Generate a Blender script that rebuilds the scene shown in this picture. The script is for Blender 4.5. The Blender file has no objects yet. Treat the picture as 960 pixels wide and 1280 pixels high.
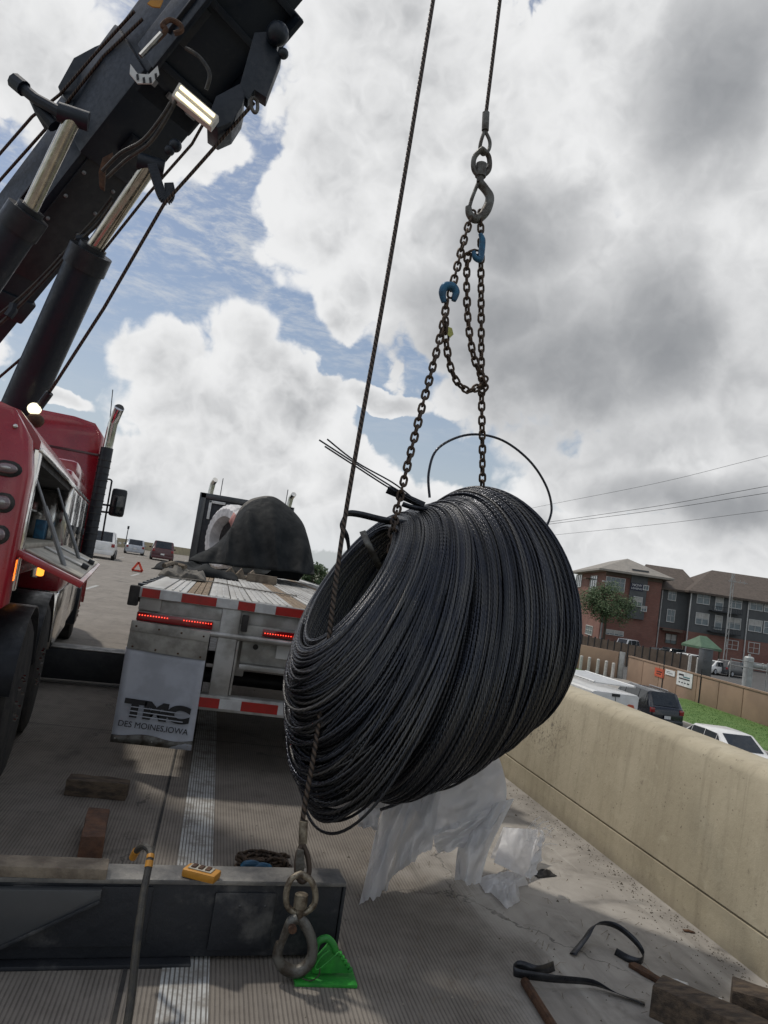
import bpy, bmesh, math, random
import numpy as np
from mathutils import Vector, Matrix, noise
random.seed(7); rng = np.random.default_rng(7)
scene = bpy.context.scene
COL = scene.collection
R = math.radians

# ------------------------------------------------------------------ camera
FPX, IW, IH = 900.0, 960, 1280
EYE = Vector((0, 0, 1.7))
def _basis(vp=(277, 693), roll=8.6):
    t = R(roll)
    y = Vector(((vp[0]-480)/FPX, -(vp[1]-640)/FPX, -1)).normalized()
    h = Vector((math.cos(t), -math.sin(t), 0))
    z = h.cross(y).normalized(); x = y.cross(z)
    return Matrix((x, y, z)).transposed()
CM = _basis()
cam_d = bpy.data.cameras.new('camera'); cam = bpy.data.objects.new('camera', cam_d); COL.objects.link(cam)
cam_d.sensor_width = 36; cam_d.lens = 36*FPX/IH; cam_d.clip_end = 5000; cam_d.clip_start = .05
cam.matrix_world = Matrix.Translation(EYE) @ CM.transposed().to_4x4()
scene.camera = cam
def ray(px, py): return CM.transposed() @ Vector(((px-480)/FPX, -(py-640)/FPX, -1))
def P(px, py, Y): d = ray(px, py); return EYE + d*(Y/d.y)
def PXX(px, py, X): d = ray(px, py); return EYE + d*(X/d.x)
def G(px, py, z=0.0): d = ray(px, py); return EYE + d*((z-EYE.z)/d.z)
def AZEL(px, py):
    d = ray(px, py).normalized(); return math.atan2(d.x, d.y), math.asin(d.z)

# ------------------------------------------------------------------ light
SUN_AZ, SUN_EL = R(-45), R(58)          # azimuth from +Y towards +X
SUN_STRENGTH, EXPOSURE, SKY_STRENGTH = 2.0, -0.12, 0.10
sd = bpy.data.lights.new('sun', 'SUN'); sd.energy = SUN_STRENGTH; sd.angle = R(3.0); sd.color = (1, .94, .85)
so = bpy.data.objects.new('sun', sd); COL.objects.link(so)
sdir = Vector((math.sin(SUN_AZ)*math.cos(SUN_EL), math.cos(SUN_AZ)*math.cos(SUN_EL), math.sin(SUN_EL)))
so.rotation_euler = (-sdir).to_track_quat('-Z', 'Y').to_euler()
so.location = (0, 0, 30)
scene.view_settings.view_transform = 'Standard'; scene.view_settings.look = 'None'
scene.view_settings.exposure = EXPOSURE; scene.view_settings.gamma = 1

# ---- node helper
class NT:
    def __init__(s, tree): s.t = tree; s.n = tree.nodes; s.l = tree.links
    def new(s, typ, **kw):
        n = s.n.new(typ)
        for k, v in kw.items(): setattr(n, k, v)
        return n
    def put(s, sock, v):
        if isinstance(v, bpy.types.NodeSocket): s.l.new(v, sock)
        elif v is not None: sock.default_value = v
    def math(s, op, a, b=None, c=None, clamp=False):
        n = s.new('ShaderNodeMath', operation=op, use_clamp=clamp)
        for i, v in enumerate((a, b, c)): s.put(n.inputs[i], v)
        return n.outputs[0]
    def vmath(s, op, a, b=None, c=None, scale=None):
        n = s.new('ShaderNodeVectorMath', operation=op)
        s.put(n.inputs[0], a); s.put(n.inputs[1], b)
        if c is not None: s.put(n.inputs[2], c)
        if scale is not None: s.put(n.inputs['Scale'], scale)
        return n.outputs['Value'] if op in ('LENGTH', 'DISTANCE', 'DOT_PRODUCT') else n.outputs['Vector']
    def noise(s, vec, scale, detail=4, rough=.5, dist=0, out='Fac'):
        n = s.new('ShaderNodeTexNoise')
        s.put(n.inputs['Vector'], vec); s.put(n.inputs['Scale'], scale); s.put(n.inputs['Detail'], detail)
        s.put(n.inputs['Roughness'], rough); s.put(n.inputs['Distortion'], dist)
        return n.outputs[out]
    def ramp(s, v, lo, hi, a=0., b=1., smooth=True):
        n = s.new('ShaderNodeMapRange', interpolation_type='SMOOTHSTEP' if smooth else 'LINEAR')
        s.put(n.inputs[0], v); s.put(n.inputs[1], lo); s.put(n.inputs[2], hi); s.put(n.inputs[3], a); s.put(n.inputs[4], b)
        return n.outputs[0]
    def mix(s, f, a, b, blend='MIX'):
        n = s.new('ShaderNodeMix', data_type='RGBA', blend_type=blend)
        s.put(n.inputs[0], f)
        for i, v in ((6, a), (7, b)):
            if isinstance(v, tuple) and len(v) == 3: v = (*v, 1)
            s.put(n.inputs[i], v)
        return n.outputs[2]
    def val(s, c):
        n = s.new('ShaderNodeRGB'); n.outputs[0].default_value = (*c, 1); return n.outputs[0]

# ------------------------------------------------------------------ sky with clouds (world, defined by azimuth and elevation)
world = bpy.data.worlds.new('World'); scene.world = world; world.use_nodes = True
W = NT(world.node_tree); W.n.clear()
wout = W.new('ShaderNodeOutputWorld'); bg = W.new('ShaderNodeBackground')
sky = W.new('ShaderNodeTexSky', sky_type='NISHITA'); sky.sun_disc = False
sky.sun_elevation = SUN_EL; sky.sun_rotation = SUN_AZ; sky.dust_density = 1.2; sky.air_density = 1.0
tc = W.new('ShaderNodeTexCoord'); D = tc.outputs['Generated']
sep = W.new('ShaderNodeSeparateXYZ'); W.put(sep.inputs[0], D)
az = W.math('ARCTAN2', sep.outputs[0], sep.outputs[1]); el = W.math('ARCSINE', sep.outputs[2])
comb = W.new('ShaderNodeCombineXYZ'); W.put(comb.inputs[0], az); W.put(comb.inputs[1], el)
AE = comb.outputs[0]
n_big = W.noise(D, 5.0, 9, .58)
n_soft = W.noise(D, 4.0, 3, .5)
def billow(vec, scale, detail):
    acc = None
    for k in range(detail):
        n = W.math('ABSOLUTE', W.math('SUBTRACT', W.noise(vec, scale*2.1**k, 0 if k else 1, .4), .5))
        acc = W.math('MULTIPLY', n, 1.5) if k == 0 else W.math('MULTIPLY_ADD', n, 1.5*.56**k, acc)
    return W.math('ADD', acc, .18)
wfine = W.new('ShaderNodeTexNoise'); W.put(wfine.inputs['Vector'], D); wfine.inputs['Scale'].default_value = 16; wfine.inputs['Detail'].default_value = 5
DW = W.vmath('ADD', D, W.vmath('SCALE', W.vmath('SUBTRACT', wfine.outputs['Color'], (.5, .5, .5)), scale=.05))
n_bil = billow(DW, 9.5, 4)
n_puff = W.math('ADD', W.math('MULTIPLY', W.noise(D, 13.0, 9, .62), .45), W.math('MULTIPLY', n_bil, .55))
warp = W.new('ShaderNodeTexNoise'); W.put(warp.inputs['Vector'], D); warp.inputs['Scale'].default_value = 7; warp.inputs['Detail'].default_value = 6
wv = W.vmath('SCALE', W.vmath('SUBTRACT', warp.outputs['Color'], (.5, .5, .5)), scale=.10)
AEW = W.vmath('ADD', AE, wv)
def blob(px, py, rx, ry, soft=False):
    a, e = AZEL(px, py)
    d = W.vmath('LENGTH', W.vmath('MULTIPLY', W.vmath('SUBTRACT', AEW, (a, e, 0)), (FPX/rx, FPX/ry, 0)))
    return W.math('SUBTRACT', 1.0, d)
def field(bl):
    acc = None
    for b in bl:
        v = blob(*b)
        acc = v if acc is None else W.math('SMOOTH_MAX', acc, v, .12)
    return acc
CLOUDS = [(860, 90, 230, 190), (500, 120, 190, 170), (650, 220, 190, 200), (560, 330, 150, 120), (700, 400, 210, 180), (830, 380, 120, 190),
          (420, 220, 90, 130), (430, 380, 50, 60), (880, 590, 190, 90), (760, 610, 110, 60),
          (300, 412, 44, 58), (318, 462, 66, 50), (205, 452, 70, 50), (275, 525, 140, 80), (385, 515, 66, 50), (345, 480, 60, 50),
          (290, 610, 190, 90), (200, 610, 110, 90), (420, 600, 60, 60), (560, 660, 500, 55), (100, 660, 200, 50), (90, 495, 40, 14), (480, 510, 60, 18), (940, 500, 60, 90),
          (30, 60, 190, 90), (210, 160, 110, 70), (1150, 300, 260, 200), (1250, 560, 300, 130), (-250, 300, 200, 180), (-300, 560, 260, 110), (400, -250, 420, 190), (900, -250, 300, 200)]
cf = field(CLOUDS)
pert = W.math('ADD', W.math('MULTIPLY', W.math('SUBTRACT', n_puff, .5), .95), W.math('MULTIPLY', W.math('SUBTRACT', n_big, .5), .45))
dens = W.math('ADD', cf, pert)
# other clouds all around the sky
rest = W.math('MULTIPLY', W.math('SUBTRACT', W.noise(D, 2.6, 10, .6), .52), 3.0)
behind = W.ramp(sep.outputs[1], .45, .0)
dens = W.math('MAXIMUM', dens, W.math('SUBTRACT', rest, W.math('SUBTRACT', 1.0, behind)))
mask = W.ramp(dens, .0, W.ramp(n_soft, .40, .66, .09, .26))
# high thin streaks
st = W.new('ShaderNodeMapping'); W.put(st.inputs[0], AE); st.inputs['Rotation'].default_value = (0, 0, R(-28)); st.inputs['Scale'].default_value = (5, 16, 1)
streak = W.noise(st.outputs[0], 2.2, 9, .66, .6)
rip = W.noise(st.outputs[0], 9, 5, .7, .3)
hi_f = W.ramp(el, .12, .45)
thin = W.ramp(W.math('ADD', W.math('MULTIPLY', streak, .75), W.math('MULTIPLY', rip, .35)), .47, .72, 0, .8)
thin = W.math('MULTIPLY', thin, hi_f)
hz = W.ramp(el, .40, -.02, .10, .72)
# cloud tone: lit rims and puffs, grey thick bodies and bases
DARK = [(700, 470, 240, 120), (610, 395, 150, 75), (830, 430, 130, 130), (560, 440, 110, 60), (890, 640, 170, 45), (640, 300, 110, 60), (900, 120, 130, 120), (400, -250, 200, 90), (1150, 400, 200, 100)]
df = field(DARK)
thick = W.ramp(W.math('ADD', df, W.math('MULTIPLY', W.math('SUBTRACT', n_soft, .5), .5)), -.55, 1.0, .06, .92)
gen = W.ramp(dens, .25, 1.3, .12, .42)
off = W.vmath('ADD', DW, tuple(sdir*.03))
relief = W.math('SUBTRACT', n_bil, billow(off, 9.5, 4))
relief2 = W.math('SUBTRACT', n_soft, W.noise(W.vmath('ADD', D, tuple(sdir*.09)), 4.0, 3, .5))
lit = W.math('ADD', W.math('MULTIPLY', relief, .72), W.math('MULTIPLY', relief2, .9))
lit = W.math('MULTIPLY', lit, W.ramp(thick, .15, .6, 1.0, .34))
dark = W.math('SUBTRACT', W.math('SMOOTH_MAX', thick, gen, .15), lit)
edge = W.ramp(dens, .12, .55, -.30, 0)
dark = W.ramp(W.math('ADD', dark, edge), -.25, 1.25)
CLOUD_HI, CLOUD_LO, HAZE_C = (.93, .935, .94), (.285, .298, .318), (.58, .62, .65)
ccol = W.mix(dark, CLOUD_HI, CLOUD_LO)
skyc = W.vmath('SCALE', sky.outputs[0], scale=SKY_STRENGTH)
c1 = W.mix(hz, skyc, HAZE_C)
c2 = W.mix(thin, c1, (.72, .74, .76))
c3 = W.mix(mask, c2, ccol)
c4 = W.mix(W.ramp(el, .10, .0, 0, .45), c3, HAZE_C)
W.put(bg.inputs[0], c4); bg.inputs[1].default_value = 1.0
W.l.new(bg.outputs[0], wout.inputs[0])

# ------------------------------------------------------------------ materials
MATS = {}
def mat(name, col, rough=.6, metal=0., col2=None, nscale=6., namt=1., bump=0., bscale=60., spec=None, coat=0., detail=5, stretch=None, lo=.35, hi=.65):
    if name in MATS: return MATS[name]
    m = bpy.data.materials.new(name); m.use_nodes = True
    T = NT(m.node_tree); b = T.n['Principled BSDF']
    t = T.new('ShaderNodeTexCoord'); g = T.new('ShaderNodeNewGeometry')
    v = g.outputs['Position']
    if stretch:
        mp = T.new('ShaderNodeMapping'); T.put(mp.inputs[0], v); mp.inputs['Scale'].default_value = stretch; v = mp.outputs[0]
    if col2 is None: col2 = tuple(c*.78 for c in col)
    nz = T.noise(v, nscale, detail, .6)
    f = T.ramp(nz, lo, hi, 0, namt)
    T.put(b.inputs['Base Color'], T.mix(f, col, col2))
    rn = T.ramp(T.noise(v, nscale*2.3, 4, .6), .3, .7, max(0, rough-.08), min(1, rough+.1)); T.put(b.inputs['Roughness'], rn)
    b.inputs['Metallic'].default_value = metal
    if spec is not None: b.inputs['Specular IOR Level'].default_value = spec
    if coat: b.inputs['Coat Weight'].default_value = coat; b.inputs['Coat Roughness'].default_value = .08
    if bump:
        bn = T.new('ShaderNodeBump'); bn.inputs['Strength'].default_value = bump; bn.inputs['Distance'].default_value = .01
        T.put(bn.inputs['Height'], T.noise(v, bscale, 6, .6)); T.put(b.inputs['Normal'], bn.outputs[0])
    MATS[name] = m; return m
def glow(name, col, strength):
    if name in MATS: return MATS[name]
    m = bpy.data.materials.new(name); m.use_nodes = True; b = m.node_tree.nodes['Principled BSDF']
    b.inputs['Base Color'].default_value = (*col, 1); b.inputs['Emission Color'].default_value = (*col, 1)
    b.inputs['Emission Strength'].default_value = strength; MATS[name] = m; return m
def glass(name, col=(.02, .025, .03), rough=.06):
    return mat(name, col, rough, 0, nscale=2, spec=.7)

M = dict(
 red=mat('red_paint', (.36, .014, .026), .28, 0, (.28, .012, .02), 3, coat=.6),
 maroon=mat('maroon_paint', (.07, .009, .016), .35, 0, coat=.5, nscale=3),
 white=mat('white_paint', (.78, .78, .77), .35, 0, (.7, .7, .68), 3, coat=.4),
 silver=mat('silver_paint', (.45, .48, .52), .35, .4, nscale=3, coat=.4),
 navy=mat('navy_paint', (.008, .011, .02), .2, .1, nscale=3, coat=.5),
 dgrey=mat('dark_grey_paint', (.06, .065, .07), .35, .1, nscale=3, coat=.4),
 glass=glass('dark_glass'), 
 glassl=glass('window_glass', (.16, .2, .22), .08),
 rubber=mat('rubber', (.022, .022, .023), .85, 0, (.05, .047, .043), 8, bump=.3),
 black=mat('black_metal', (.018, .021, .027), .42, .25, (.03, .033, .038), 9, bump=.15, bscale=30),
 boom=mat('boom_paint', (.005, .011, .021), .45, 0, (.026, .031, .038), 11, bump=.08, bscale=30, lo=.56, hi=.80, detail=8),
 chrome=mat('chrome', (.75, .75, .74), .13, 1, (.6, .58, .54), 9),
 rod=mat('polished_rod', (.62, .57, .48), .2, 1, (.5, .45, .38), 12),
 alu=mat('aluminium', (.54, .54, .53), .45, .55, (.33, .32, .30), 5, bump=.1),
 deck=mat('deck_aluminium', (.50, .50, .48), .5, .35, (.36, .35, .33), 3, bump=.15, stretch=(1, .15, 1)),
 nail=mat('nailing_strip_wood', (.27, .2, .13), .8, 0, (.17, .125, .085), 14, bump=.4, stretch=(3, .3, 3)),
 bracket=mat('galvanised_plate', (.44, .43, .40), .5, .5, (.25, .24, .22), 6, bump=.1),
 flap=mat('mudflap_white', (.48, .51, .57), .5, 0, (.39, .41, .46), 5),
 tape_r=mat('tape_red', (.42, .02, .015), .4, 0, (.33, .02, .015), 12),
 tape_w=mat('tape_white', (.62, .63, .63), .4, 0, (.5, .5, .5), 12),
 lens_r=mat('lens_red', (.28, .005, .01), .15, 0, nscale=8, coat=.8),
 led_r=glow('led_red', (1, .06, .03), 3.0),
 amber=glow('amber_lamp', (1, .36, .04), 2.0),
 lamp=glow('lamp_white', (1, .90, .62), 1.6),
 triangle=mat('triangle_red', (.75, .08, .04), .4, 0, nscale=8),
 blind=mat('window_blind', (.5, .49, .46), .7, 0, nscale=3),
 lensw=mat('lens_clear', (.22, .17, .18), .2, 0, nscale=8, coat=.6),
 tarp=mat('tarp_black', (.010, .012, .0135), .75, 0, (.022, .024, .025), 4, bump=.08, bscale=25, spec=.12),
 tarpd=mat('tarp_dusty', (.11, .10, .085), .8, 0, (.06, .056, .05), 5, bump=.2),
 strap=mat('webbing_strap', (.10, .095, .085), .85, 0, (.17, .155, .13), 20, bump=.4, bscale=160),
 wrapw=mat('white_wrap', (.72, .72, .72), .45, 0, (.5, .5, .5), 8, bump=.4, bscale=30),
 pink=mat('pink_sheet', (.55, .25, .22), .6, 0, nscale=8),
 oldwood=mat('weathered_timber', (.13, .095, .065), .9, 0, (.05, .038, .03), 10, bump=.8, bscale=50, stretch=(1, 3, 3)),
 tanwood=mat('pale_timber', (.24, .20, .15), .88, 0, (.13, .105, .08), 10, bump=.7, bscale=50),
 redwood=mat('reddish_timber', (.17, .085, .05), .88, 0, (.09, .05, .035), 12, bump=.7, bscale=40),
 beam=mat('scuffed_black_steel', (.024, .027, .033), .5, .3, (.12, .12, .118), 4.5, bump=.4, bscale=24, lo=.5, hi=.72),
 beamtop=mat('worn_flange', (.11, .11, .11), .55, .4, (.26, .25, .23), 5, bump=.5, bscale=40),
 rust=mat('rusty_steel', (.12, .062, .035), .8, .3, (.065, .036, .024), 25, bump=.5, bscale=120),
 chain=mat('chain_steel', (.055, .042, .034), .55, .6, (.10, .068, .045), 30, bump=.4, bscale=200),
 forged=mat('forged_grey', (.15, .15, .138), .5, .5, (.06, .05, .04), 16, bump=.3, bscale=90),
 forgedd=mat('worn_plated', (.30, .27, .21), .45, .7, (.085, .065, .048), 22, bump=.4, bscale=90),
 hookblue=mat('blue_hook', (.02, .12, .22), .45, .2, (.02, .07, .13), 20),
 green=mat('green_paint', (.03, .30, .035), .5, 0, (.02, .19, .03), 14, bump=.2),
 yellow=mat('yellow_case', (.50, .23, .025), .45, 0, (.40, .18, .02), 14),
 tagc=mat('tag_yellow', (.45, .45, .12), .5, 0, nscale=14),
 concw=mat('far_concrete', (.40, .35, .23), .85, 0, (.33, .29, .2), 1.2),
 tanwall=mat('tan_wall', (.33, .225, .155), .88, 0, (.27, .185, .13), .6, bump=.2),
 fence=mat('brown_fence', (.135, .10, .075), .85, 0, (.10, .075, .055), 1.5),
 post=mat('bollard_white', (.62, .6, .56), .6, 0, (.5, .48, .44), 6),
 brickm=None,
 sid=mat('grey_siding', (.105, .11, .112), .8, 0, (.09, .094, .096), 1.0),
 trim=mat('white_trim', (.62, .62, .6), .6, 0, nscale=2),
 shingle=mat('brown_shingles', (.12, .095, .078), .9, 0, (.085, .068, .056), 2.5, bump=.3, bscale=8),
 metalroof=mat('tan_metal_roof', (.32, .29, .25), .5, .3, (.25, .23, .2), 1.5),
 greenroof=mat('green_roof', (.10, .18, .11), .6, 0, nscale=1),
 signo=mat('orange_sign', (.6, .11, .05), .6, 0, nscale=3), signw=mat('white_sign', (.75, .76, .75), .5, 0, nscale=3),
 ink=mat('ink_dark', (.02, .02, .022), .6, 0, nscale=5), inkteal=mat('ink_teal', (.05, .18, .2), .6, 0, nscale=5),
 navyban=mat('navy_banner', (.02, .022, .05), .6, 0, nscale=3),
 pole=mat('pole_grey', (.42, .42, .41), .5, .5, nscale=2),
 wirem=mat('cable_black', (.02, .02, .02), .6, 0, nscale=5),
 bark=mat('bark', (.09, .07, .05), .95, 0, nscale=6, bump=.5),
 leaf=mat('leaf_green', (.038, .075, .026), .7, 0, (.075, .115, .04), 2.2),
 asph=mat('asphalt', (.075, .074, .072), .9, 0, (.1, .098, .094), 1.2, bump=.2),
 kerb=mat('kerb_concrete', (.38, .36, .33), .9, 0, (.28, .27, .25), 2, bump=.2),
 lawn=mat('lawn', (.075, .155, .03), .95, 0, (.11, .19, .045), 1.3, bump=.5, bscale=14),
 dirt=mat('terrain', (.16, .15, .11), .95, 0, (.09, .12, .06), .05),
 tank=mat('pipe_paint', (.45, .47, .46), .5, .2, nscale=3),
 band=mat('steel_banding', (.02, .022, .028), .35, .6, (.045, .048, .055), 14),
 debris=mat('debris', (.10, .085, .065), .9, 0, (.3, .27, .22), 40),
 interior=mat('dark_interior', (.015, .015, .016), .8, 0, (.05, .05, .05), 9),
 cream=mat('cream_liner', (.42, .39, .32), .5, .2, (.3, .28, .23), 8),
 hose=mat('hose_black', (.02, .02, .021), .5, 0, (.05, .045, .035), 20, bump=.3, bscale=200),
 toolg=mat('tool_grey', (.25, .26, .27), .5, .4, nscale=20),
)
def lin(c): return tuple(((v/255+.055)/1.055)**2.4 if v > 10 else v/255/12.92 for v in c)

def road_mat():
    m = bpy.data.materials.new('tined_concrete'); m.use_nodes = True; T = NT(m.node_tree); b = T.n['Principled BSDF']
    g = T.new('ShaderNodeNewGeometry'); v = g.outputs['Position']; s = T.new('ShaderNodeSeparateXYZ'); T.put(s.inputs[0], v)
    big = T.noise(v, .9, 8, .62); mid = T.noise(v, 6, 8, .65); fine = T.noise(v, 90, 4, .7)
    # worn grooves running along the road
    x = T.math('ADD', s.outputs[0], T.math('MULTIPLY', T.noise(v, 3, 2), .006))
    gv = T.math('SINE', T.math('MULTIPLY', x, 2*math.pi/.0185))
    groove = T.ramp(gv, .1, .85)
    worn = T.ramp(T.math('ADD', T.math('MULTIPLY', s.outputs[0], -1), T.math('MULTIPLY', T.math('SUBTRACT', big, .5), 2.2)), -1.75, -1.15)   # smooth, dusty shoulder to the right
    near = T.ramp(T.vmath('LENGTH', v), 5, 14, 1, 0)
    groove = T.math('MULTIPLY', T.math('MULTIPLY', groove, worn), T.math('MULTIPLY', near, T.ramp(mid, .3, .6, .55, 1)))
    col = T.mix(T.ramp(big, .3, .7), (.245, .22, .19), (.185, .164, .14))
    col = T.mix(T.ramp(mid, .42, .72, 0, .55), col, (.14, .122, .104))
    dust = T.mix(T.ramp(T.noise(v, 2.2, 6, .6, 1.2), .35, .7), (.37, .345, .31), (.24, .222, .198))
    col = T.mix(T.math('SUBTRACT', 1.0, worn), col, dust)
    st = T.new('ShaderNodeMapping'); T.put(st.inputs[0], v); st.inputs['Scale'].default_value = (5, .5, 1)
    col = T.mix(T.ramp(T.noise(st.outputs[0], 1, 5, .6), .5, .75, 0, .5), col, (.115, .104, .092))
    col = T.mix(groove, col, T.mix(.55, col, (.05, .042, .036)))
    oil = T.ramp(T.noise(v, 1.6, 4, .55, .8), .62, .72, 0, .55); col = T.mix(oil, col, (.06, .054, .048))
    spl = T.ramp(T.noise(v, 14, 3, .5), .70, .76, 0, .6); col = T.mix(spl, col, (.07, .062, .055))
    vo = T.new('ShaderNodeTexVoronoi', feature='DISTANCE_TO_EDGE'); T.put(vo.inputs['Vector'], T.vmath('ADD', v, T.vmath('SCALE', T.noise(v, 4, 5, .6, out='Color'), scale=.35))); vo.inputs['Scale'].default_value = .42
    crack = T.math('MULTIPLY', T.ramp(vo.outputs['Distance'], .0045, .001), T.ramp(big, .45, .55)); col = T.mix(T.math('MULTIPLY', crack, .7), col, (.05, .045, .04))
    sw = T.new('ShaderNodeMapping'); T.put(sw.inputs[0], v); sw.inputs['Rotation'].default_value = (0, 0, R(28)); sw.inputs['Scale'].default_value = (6, .6, 1)
    scuff = T.math('MULTIPLY', T.ramp(T.noise(sw.outputs[0], 1.5, 4, .6), .55, .72, 0, .5), T.math('SUBTRACT', 1.0, worn)); col = T.mix(scuff, col, (.45, .43, .39))
    col = T.mix(T.ramp(fine, .62, .75, 0, .5), col, (.36, .34, .31))
    T.put(b.inputs['Base Color'], col); b.inputs['Roughness'].default_value = .85
    h = T.math('ADD', T.math('MULTIPLY', groove, -1.0), T.math('MULTIPLY', fine, .55))
    bn = T.new('ShaderNodeBump'); bn.inputs['Strength'].default_value = .55; bn.inputs['Distance'].default_value = .006
    T.put(bn.inputs['Height'], h); T.put(b.inputs['Normal'], bn.outputs[0])
    return m
M['road'] = road_mat()
def line_mat():
    m = bpy.data.materials.new('worn_white_line'); m.use_nodes = True; T = NT(m.node_tree); b = T.n['Principled BSDF']
    g = T.new('ShaderNodeNewGeometry'); v = g.outputs['Position']; s = T.new('ShaderNodeSeparateXYZ'); T.put(s.inputs[0], v)
    gv = T.ramp(T.math('SINE', T.math('MULTIPLY', s.outputs[0], 2*math.pi/.0185)), .1, .85)
    near = T.ramp(T.vmath('LENGTH', v), 5, 14, 1, 0)
    c = T.mix(T.ramp(T.noise(v, 9, 8, .68), .4, .66), (.46, .47, .46), (.24, .225, .20))
    c = T.mix(T.math('MULTIPLY', gv, near), c, (.12, .11, .10))
    T.put(b.inputs['Base Color'], c); b.inputs['Roughness'].default_value = .8
    return m
M['line'] = line_mat()
def barrier_mat():
    m = bpy.data.materials.new('painted_barrier'); m.use_nodes = True; T = NT(m.node_tree); b = T.n['Principled BSDF']
    g = T.new('ShaderNodeNewGeometry'); v = g.outputs['Position']; s = T.new('ShaderNodeSeparateXYZ'); T.put(s.inputs[0], v)
    st = T.new('ShaderNodeMapping'); T.put(st.inputs[0], v); st.inputs['Scale'].default_value = (3, 7, .7)
    c = T.mix(T.ramp(T.noise(v, 1.8, 8, .62), .35, .68), (.48, .425, .31), (.39, .34, .24))
    c = T.mix(T.ramp(T.noise(st.outputs[0], 1.6, 6, .6), .48, .75, 0, .5), c, (.25, .215, .15))
    c = T.mix(T.ramp(T.noise(v, 9, 8, .7), .58, .74, 0, .5), c, (.22, .19, .14))
    c = T.mix(T.ramp(T.noise(v, 34, 6, .7), .60, .70, 0, .6), c, (.13, .11, .085))
    st2 = T.new('ShaderNodeMapping'); T.put(st2.inputs[0], v); st2.inputs['Scale'].default_value = (3, 16, .5)
    c = T.mix(T.math('MULTIPLY', T.ramp(T.noise(st2.outputs[0], 1.2, 5, .65), .60, .76, 0, .38), T.ramp(s.outputs[2], .2, .9)), c, (.18, .155, .115))
    c = T.mix(T.ramp(T.noise(v, 3.3, 6, .6, 1.0), .57, .70, 0, .6), c, (.50, .45, .33))
    c = T.mix(T.ramp(T.noise(v, 1.1, 6, .62, .6), .56, .68, 0, .45), c, (.27, .235, .165))
    vp_ = T.new('ShaderNodeTexVoronoi'); T.put(vp_.inputs['Vector'], v); vp_.inputs['Scale'].default_value = 22; c = T.mix(T.math('MULTIPLY', T.ramp(vp_.outputs['Distance'], .16, .08), T.ramp(T.noise(v, 2.5, 3), .5, .6, 0, .7)), c, (.13, .11, .08))
    lowz = T.ramp(T.math('ADD', s.outputs[2], T.math('MULTIPLY', T.noise(v, 5, 5), .14)), .18, .03, 0, .6)
    c = T.mix(lowz, c, (.20, .175, .135))
    # a scuffed patch of tyre and chain marks on the face
    sc = T.vmath('LENGTH', T.vmath('MULTIPLY', T.vmath('SUBTRACT', v, (3.0, 6.1, .62)), (0, 1.2, 3.2)))
    scf = T.math('MULTIPLY', T.ramp(sc, 1.0, .3), T.ramp(T.noise(v, 26, 6, .75, .8), .52, .62))
    c = T.mix(T.math('MULTIPLY', scf, .8), c, (.07, .062, .055))
    T.put(b.inputs['Base Color'], c); b.inputs['Roughness'].default_value = .82
    bn = T.new('ShaderNodeBump'); bn.inputs['Strength'].default_value = .35; bn.inputs['Distance'].default_value = .01
    T.put(bn.inputs['Height'], T.noise(v, 28, 8, .7)); T.put(b.inputs['Normal'], bn.outputs[0])
    return m
M['barrier'] = barrier_mat()
def strand_mat():
    m = bpy.data.materials.new('black_strand'); m.use_nodes = True; T = NT(m.node_tree); b = T.n['Principled BSDF']
    uv = T.new('ShaderNodeUVMap'); s = T.new('ShaderNodeSeparateXYZ'); T.put(s.inputs[0], uv.outputs[0])
    ph = T.math('ADD', T.math('MULTIPLY', s.outputs[0], 2*math.pi/.036), T.math('MULTIPLY', s.outputs[1], 2*math.pi*3))
    w = T.ramp(T.math('SINE', ph), -.6, .9)
    g = T.new('ShaderNodeNewGeometry')
    nz = T.noise(g.outputs['Position'], 5, 5, .65)
    c = T.mix(T.ramp(nz, .35, .7), (.046, .052, .070), (.085, .086, .088))
    ri = g.outputs['Random Per Island']; c = T.mix(T.ramp(ri, .0, 1.0, 0, .85, False), c, T.mix(T.ramp(T.math('FRACT', T.math('MULTIPLY', ri, 37.7)), .35, 1.0), (.018, .021, .028), (.17, .165, .155)))
    c = T.mix(T.ramp(T.noise(g.outputs['Position'], 16, 6, .7), .64, .76, 0, .3), c, (.12, .075, .05))
    c = T.mix(w, c, T.mix(.45, c, (.004, .004, .005)))
    T.put(b.inputs['Base Color'], c); b.inputs['Metallic'].default_value = .75
    T.put(b.inputs['Roughness'], T.ramp(ri, 0, 1, .2, .48, False))
    bn = T.new('ShaderNodeBump'); bn.inputs['Strength'].default_value = .45; bn.inputs['Distance'].default_value = .004
    bn.invert = True
    T.put(bn.inputs['Height'], w); T.put(b.inputs['Normal'], bn.outputs[0])
    return m
M['strand'] = strand_mat()
def rope_mat():
    m = bpy.data.materials.new('wire_rope'); m.use_nodes = True; T = NT(m.node_tree); b = T.n['Principled BSDF']
    uv = T.new('ShaderNodeUVMap'); s = T.new('ShaderNodeSeparateXYZ'); T.put(s.inputs[0], uv.outputs[0])
    ph = T.math('ADD', T.math('MULTIPLY', s.outputs[0], 2*math.pi/.03), T.math('MULTIPLY', s.outputs[1], 2*math.pi*2))
    w = T.ramp(T.math('SINE', ph), -.5, .9)
    c = T.mix(w, (.085, .062, .048), (.014, .011, .010))
    T.put(b.inputs['Base Color'], c); b.inputs['Metallic'].default_value = .4; b.inputs['Roughness'].default_value = .5
    bn = T.new('ShaderNodeBump'); bn.inputs['Strength'].default_value = .8; bn.inputs['Distance'].default_value = .004; bn.invert = True
    T.put(bn.inputs['Height'], w); T.put(b.inputs['Normal'], bn.outputs[0])
    return m
M['rope'] = rope_mat()
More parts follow.
